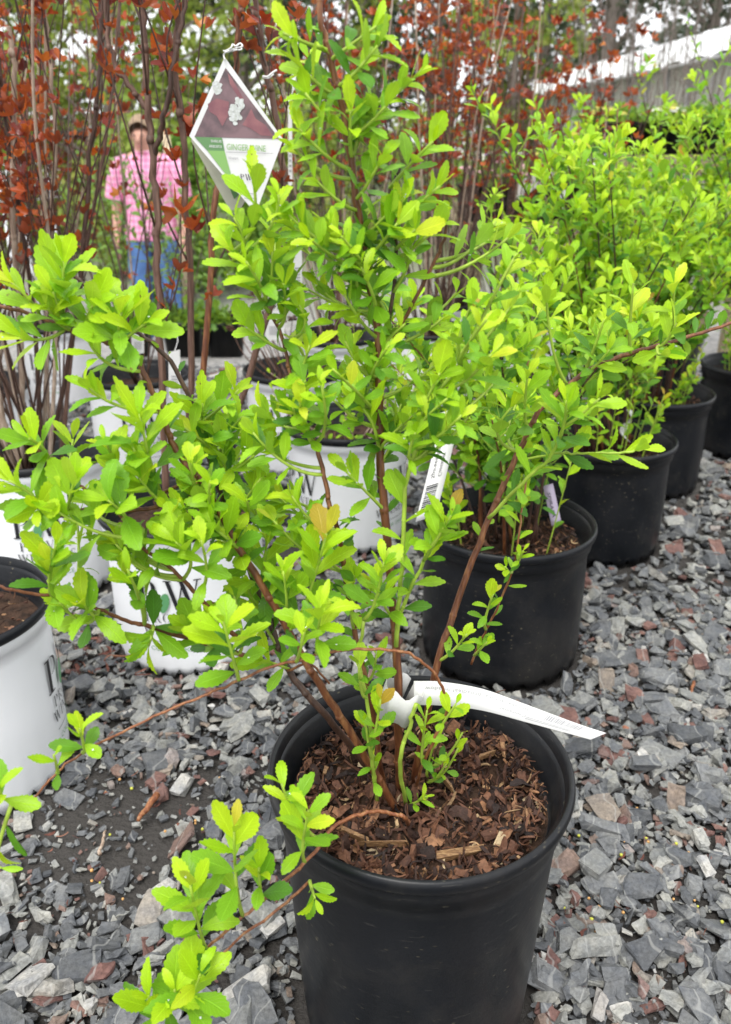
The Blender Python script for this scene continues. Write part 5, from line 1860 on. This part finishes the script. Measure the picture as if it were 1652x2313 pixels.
# leaning white board and information card at the bench
b = MB()
q0, q1 = P(1172, 452, 4.02), P(1258, 392, 4.02)
dx = nrm(q1 - q0); up_ = nrm(np.array([-dx[2], 0, dx[0]]))
b.add([q0, q1, q1 + up_ * .06, q0 + up_ * .06] + [p_ + np.array([0, .02, 0]) for p_ in (q0, q1, q1 + up_ * .06, q0 + up_ * .06)], [(0, 1, 2, 3), (7, 6, 5, 4), (0, 4, 5, 1), (1, 5, 6, 2), (2, 6, 7, 3), (3, 7, 4, 0)])
tag(b.build('white_board', [M['gh_wall']], None), 'pale board leaning slantwise on the front of the flower bench', 'board')
M['card_blue'] = pm('printed_card', (.55, .68, .80), .4, .4, .0, 30, col2=(.80, .55, .65))
for u, v, lab in ((1262, 448, 'small printed card with pink and blue picture at the flower bench'), (1345, 430, 'white printed card stuck among the lime shrubs at the bench')):
    b = MB()
    c_ = P(u, v, 3.98)
    b.box(c_, (.055, .004, .085)); b.box(c_ - np.array([0, .0035, .01]), (.045, .003, .05), 1)
    tag(b.build('plant_card', [M['white_film'], M['card_blue']], None), lab, 'card')
b = MB(); b.box((xa0 + .12, ya - .28, za - .0 + .012), (.3, .5, .02)); 

# ------------------------------------------------------------------ person in the pink shirt
py = 6.7
pz = float(gz(py))
top = P(318, 258, py)
S = (top[2] - pz) / 1.72
per = empty('person', (float(top[0]), py, pz), 'person in a pink checked short sleeved shirt and blue jeans, head bowed, behind the canes', 'person')
M['skin'] = pm('skin', (.50, .27, .20), .5, .35, .06, 20)
M['hair'] = pm('grey_brown_hair', (.27, .19, .125), .7, .3, .3, 90, .4, 120, stretch=(1, 1, .25))
M['denim'] = pm('blue_denim', (.075, .15, .33), .8, .2, .35, 7, .2, 200)
M['shoe'] = pm('dark_shoe', (.05, .045, .04), .6)
m, n, bb = mat('pink_check')
tc = n.nodes.new('ShaderNodeTexCoord')
sx = n.nodes.new('ShaderNodeSeparateXYZ'); n.links.new(tc.outputs['Object'], sx.inputs[0])


def bands(sock, f, wdt):
    mu = n.nodes.new('ShaderNodeMath'); mu.operation = 'MULTIPLY'; n.links.new(sock, mu.inputs[0]); mu.inputs[1].default_value = f
    fr_ = n.nodes.new('ShaderNodeMath'); fr_.operation = 'FRACT'; n.links.new(mu.outputs[0], fr_.inputs[0])
    return ramp(n, fr_.outputs[0], [(0, (1, 1, 1)), (wdt, (1, 1, 1)), (wdt + .05, (0, 0, 0)), (.95, (0, 0, 0)), (1, (1, 1, 1))])


ck = mixc(n, 1.0, mixc(n, .5, bands(sx.outputs['X'], 24, .16), bands(sx.outputs['Z'], 24, .16)), (1, 1, 1), 'MULTIPLY')
bw = n.nodes.new('ShaderNodeRGBToBW'); n.links.new(ck, bw.inputs[0])
cc = ramp(n, bw.outputs[0], [(0, (.62, .20, .36)), (.5, (.70, .36, .50)), (1, (.76, .55, .64))])
n.links.new(cc, bb.inputs['Base Color']); bb.inputs['Roughness'].default_value = .85
M['shirt'] = m
vs, es, rs = [], [], []


def jt(p_, r, par=None, ry=None):
    vs.append(tuple(np.array(p_) * S)); rs.append((r * S, (ry or r) * S))
    if par is not None: es.append((par, len(vs) - 1))
    return len(vs) - 1


pel = jt((0, 0, .95), .15, None, .11); sp1 = jt((0, .01, 1.12), .145, pel, .105); che = jt((0, .015, 1.32), .16, sp1, .11)
nk = jt((0, -.005, 1.46), .058, che); hd = jt((0, -.04, 1.545), .072, nk, .085); ht = jt((0, -.055, 1.635), .078, hd, .092)
for sgn in (-1, 1):
    sh = jt((sgn * .185, .01, 1.385), .062, che); el = jt((sgn * .255, .025, 1.11), .043, sh); wr_ = jt((sgn * .262, -.05, .885), .029, el); pm_ = jt((sgn * .262, -.07, .82), .030, wr_, .018)
    for q, (ox, ln) in enumerate(((-.030, .075), (-.010, .088), (.010, .085), (.028, .066))):
        f1 = jt((sgn * .262 + .0, -.078 + ox, .775), .0085, pm_); f2 = jt((sgn * .258, -.082 + ox * 1.05, .775 - ln * .55), .0078, f1); jt((sgn * .250, -.080 + ox * 1.05, .775 - ln), .0065, f2)
    t1_ = jt((sgn * .250, -.115, .825), .010, pm_); jt((sgn * .246, -.128, .785), .008, t1_)
    hp = jt((sgn * .10, 0, .88), .088, pel); kn = jt((sgn * .115, -.02, .50), .060, hp); an = jt((sgn * .125, .01, .09), .042, kn); jt((sgn * .14, -.12, .045), .036, an)
me = bpy.data.meshes.new('body')
me.from_pydata(vs, es, [])
me.materials.append(M['skin'])
bo = link('body', me, per, Matrix())
md = bo.modifiers.new('skin', 'SKIN'); md.use_smooth_shade = True
sk = me.skin_vertices[0].data if me.skin_vertices else None
if sk is None:
    bm = bmesh.new(); bm.from_mesh(me); bm.verts.layers.skin.verify(); bm.to_mesh(me); bm.free(); sk = me.skin_vertices[0].data
for i, r in enumerate(rs):
    sk[i].radius = r; sk[i].use_root = (i == 0)
ms_ = bo.modifiers.new('sub', 'SUBSURF'); ms_.levels = 2; ms_.render_levels = 2


def rings(mb, rows, n=22, m=0):
    V, F = [], []
    for (cx, cy, z, rx, ry) in rows:
        for i in range(n):
            a = 2 * math.pi * i / n
            V.append((S * (cx + rx * math.copysign(abs(math.cos(a)) ** .8, math.cos(a))), S * (cy + ry * math.copysign(abs(math.sin(a)) ** .8, math.sin(a))), S * z))
    for j in range(len(rows) - 1):
        for i in range(n):
            F.append((j * n + i, j * n + (i + 1) % n, (j + 1) * n + (i + 1) % n, (j + 1) * n + i))
    mb.add(V, F, m)


b = MB()
rings(b, [(0, .005, .83, .205, .145), (0, .005, .90, .200, .145), (.004, .0, 1.0, .188, .135), (0, .01, 1.12, .19, .132), (0, .015, 1.25, .205, .135), (0, .015, 1.35, .205, .125), (0, .012, 1.41, .16, .10), (0, .0, 1.45, .085, .078), (0, -.005, 1.475, .068, .068)], 28)
for sgn in (-1, 1):
    V, F = tube(np.array([(sgn * .12, .012, 1.37), (sgn * .19, .014, 1.36), (sgn * .232, .02, 1.25), (sgn * .258, .024, 1.13)]) * S, np.array([.085, .085, .082, .086]) * S, 14, False)
    b.add(V, F)
V, F = tube(np.array([(.062 * math.cos(a), -.008 + .066 * math.sin(a), 1.475 - .02 * max(0, -math.sin(a))) for a in np.linspace(-1.4, math.pi + 1.4, 15)]) * S, .016 * S, 7)
b.add(V, F)
b.v = [(x * (1 + .035 * math.sin(38 * z + 9 * x) * math.sin(17 * x + 5 * z)), y * (1 + .10 * math.sin(31 * z + 13 * x) * math.cos(23 * x)), z) for x, y, z in b.v]
b.build('shirt', [M['shirt']], per, True, Matrix())
b = MB()
rings(b, [(0, .005, .80, .185, .135), (0, .005, .90, .178, .128), (0, .003, .97, .165, .12)], 24)
for sgn in (-1, 1):
    rings(b, [(sgn * .128, .01, .06, .062, .068), (sgn * .125, .005, .12, .066, .072), (sgn * .118, -.01, .48, .082, .088), (sgn * .105, 0, .72, .098, .112), (sgn * .092, .004, .84, .102, .13)], 16)
b.build('jeans', [M['denim']], per, True, Matrix())
for sgn in (-1, 1):
    b = MB()
    rings(b, [(sgn * .135, -.05, .0, .048, .13), (sgn * .135, -.05, .035, .05, .132), (sgn * .132, -.035, .065, .044, .10), (sgn * .128, -.0, .10, .036, .045)], 16)
    b.build('shoe', [M['shoe']], per, True, Matrix())
V, F = [], []
b = MB()
for j in range(9):
    th = math.pi * .5 * j / 8 * 1.28
    for i in range(22):
        a = 2 * math.pi * i / 22
        front_ = max(0, -math.sin(a))
        tt = th * (1 - .47 * front_)
        rr = 1.0 + .04 * math.sin(7 * a + 3 * j)
        V.append((S * (.087 * rr * math.sin(tt) * math.cos(a)), S * (-.050 + .100 * rr * math.sin(tt) * math.sin(a)), S * (1.615 + .105 * rr * math.cos(tt))))
for j in range(8):
    for i in range(22): F.append((j * 22 + i, j * 22 + (i + 1) % 22, (j + 1) * 22 + (i + 1) % 22, (j + 1) * 22 + i))
b.add(V, F)
b.build('hair', [M['hair']], per, True, Matrix())
M['eye'] = pm('eye_dark', (.05, .035, .03), .4)
M['lip'] = pm('lip', (.40, .16, .14), .5)
for sgn in (-1, 1):
    b = MB(); b.lathe([(.001, -.006), (.010, -.003), (.012, 0), (.010, .003), (.001, .006)], 10); b.v = [(S * (x + sgn * .030), S * (y * .6 - .140), S * (z + 1.575)) for x, y, z in b.v]; b.build('eye', [M['eye']], per, True, Matrix())
    b = MB(); b.lathe([(.001, -.03), (.012, -.02), (.016, 0), (.014, .02), (.001, .03)], 10); b.v = [(S * (x * .6 + sgn * .083), S * (y - .03), S * (z + 1.565)) for x, y, z in b.v]; b.build('ear', [M['skin']], per, True, Matrix())
b = MB(); b.tube(np.array([(0, -.138, 1.58), (0, -.155, 1.55), (0, -.160, 1.535), (0, -.14, 1.528)]) * S, np.array([.008, .012, .015, .010]) * S, 8); b.build('nose', [M['skin']], per, True, Matrix())
b = MB(); b.tube(np.array([(-.024, -.132, 1.50), (0, -.142, 1.502), (.024, -.132, 1.50)]) * S, np.array([.004, .007, .004]) * S, 7); b.build('mouth', [M['lip']], per, True, Matrix())

# plants standing in the aisle around the person
for i, (u, v, y, lab) in enumerate(((445, 560, 4.4, 'leafy green shrub in a black pot before the timber post'), (400, 600, 3.9, 'green shrub in a black pot at the feet of the person'), (280, 640, 3.9, 'black pot with a sparse green plant beside the red canes'), (500, 620, 3.9, 'low green plant in a black pot behind the red stake cane'))):
    x = float(P(u, v, y)[0]); z = float(gz(y))
    flower_pot(x, y, z, .10, .17, lab, None, 50 + i)
    if i < 3:
        lvx = Leaves(SMALL, [M['leaf_weed']])
        rt_ = empty('aisle_shrub', (x, y, z + .2), ['slender green shrub rising before the timber post', 'slender green shrub rising before the legs of the person', 'thin green shrub rising among the red canes'][i], 'shrub', 'slender shrubs in the aisle')
        st = MB()
        for k in range(9):
            a = rng.uniform(0, 6.28)
            b0 = np.array([x + .04 * math.cos(a), y + .04 * math.sin(a), z + .2]); e0 = b0 + np.array([.2 * math.cos(a), .2 * math.sin(a), rng.uniform(.35, .85)])
            pa = smooth_path([b0, (b0 + e0) / 2 + rng.normal(0, .02, 3), e0], 5)
            st.tube(pa, np.linspace(.003, .0015, len(pa)), 5)
            shoot(lvx, pa, 22, .035, .05, .2, True, 0, -1)
        lvx.rec = [(a_, b_, c_, 0, e_) for a_, b_, c_, d_, e_ in lvx.rec]
        st.build('stem', [M['bark_dark']], rt_, True)
        lvx.build(rt_, 0)

# ------------------------------------------------------------------ small things on the ground
mb = MB()
M['prill'] = pm('fertilizer_pellet', (.55, .30, .10), .4, .5, .2, 300)
M['lime_bit'] = pm('yellow_green_bit', (.45, .46, .06), .6)
M['dead_leaf'] = chip_mat('dead_leaf', [(0, (.06, .02, .015)), (.5, (.14, .05, .035)), (1, (.24, .11, .07))])
for k in range(44):
    cl = [(1340, 2060), (1330, 2080), (1500, 1900), (1600, 2030), (300, 1780), (480, 1830), (200, 1990), (1420, 1870)][k % 8]
    u, v = cl[0] + rng.normal(0, 50), cl[1] + rng.normal(0, 45)
    p_ = PZ(u, v, .012)
    if any((p_[0] - a) ** 2 + (p_[1] - b) ** 2 < (c + .01) ** 2 for a, b, c in KEEP): continue
    bm = bmesh.new()
    bmesh.ops.create_icosphere(bm, subdivisions=1, radius=.0024 * rng.uniform(.6, 1.1))
    mb.add([np.array(v_.co) + p_ for v_ in bm.verts], [[x.index for x in f.verts] for f in bm.faces], int(rng.random() < .35))
    bm.free()
o = mb.build('fertilizer_pellets', [M['prill'], M['lime_bit']], None, True)
tag(o, 'orange and yellow fertilizer pellets scattered on the gravel', kind='stuff')
rec = []
for k in range(170):
    if k < 90: u, v = rng.uniform(150, 640), 1475 + rng.normal(0, 28)
    elif k < 120: u, v = rng.uniform(0, 600), rng.uniform(1560, 2200)
    else: u, v = rng.uniform(1000, 1650), rng.uniform(1300, 2250)
    p_ = PZ(u, v, .014)
    if any((p_[0] - a) ** 2 + (p_[1] - b) ** 2 < (c + .012) ** 2 for a, b, c in KEEP): continue
    s = rng.uniform(.01, .03) if k < 90 else rng.uniform(.006, .018)
    Mx = np.eye(4)
    Mx[:3, :3] = euler(rng.normal(0, .4), rng.normal(0, .4), rng.uniform(0, 6.28)) * s
    Mx[:3, 3] = p_
    rec.append((int(rng.integers(14)), Mx, float(rng.random()), 0, s))
o = link('leaf_litter', merged('leaf_litter', CHIPS, rec, [M['dead_leaf']]))
tag(o, 'dead red brown leaves and bark bits lying on the gravel', kind='stuff')
for lst, r, lab, bkk in (([(255, 1480), (330, 1485), (450, 1497), (560, 1500)], .0018, 'thin reddish dead twig lying at the foot of the white pot', 'bark_red'),
                         ([(225, 1930), (233, 1895), (238, 1875)], .0026, 'short pale splinter standing on the dark soil', 'bark_tan'),
                         ([(355, 1795), (330, 1830), (312, 1850)], .0055, 'torn red brown bark shred lying on the gravel', 'bark_orange'),
                         ([(1568, 1540), (1562, 1565), (1558, 1585)], .003, 'small red splinter on the pale gravel', 'bark_orange')):
    mb = MB()
    pa = smooth_path([PZ(u, v, .02) for u, v in lst], 4)
    pa += rng.normal(0, .0008, pa.shape)
    mb.tube(pa, np.linspace(r, r * .5, len(pa)), 6)
    o = mb.build('twig', [M[bkk]], None, True)
    tag(o, lab, 'twig')
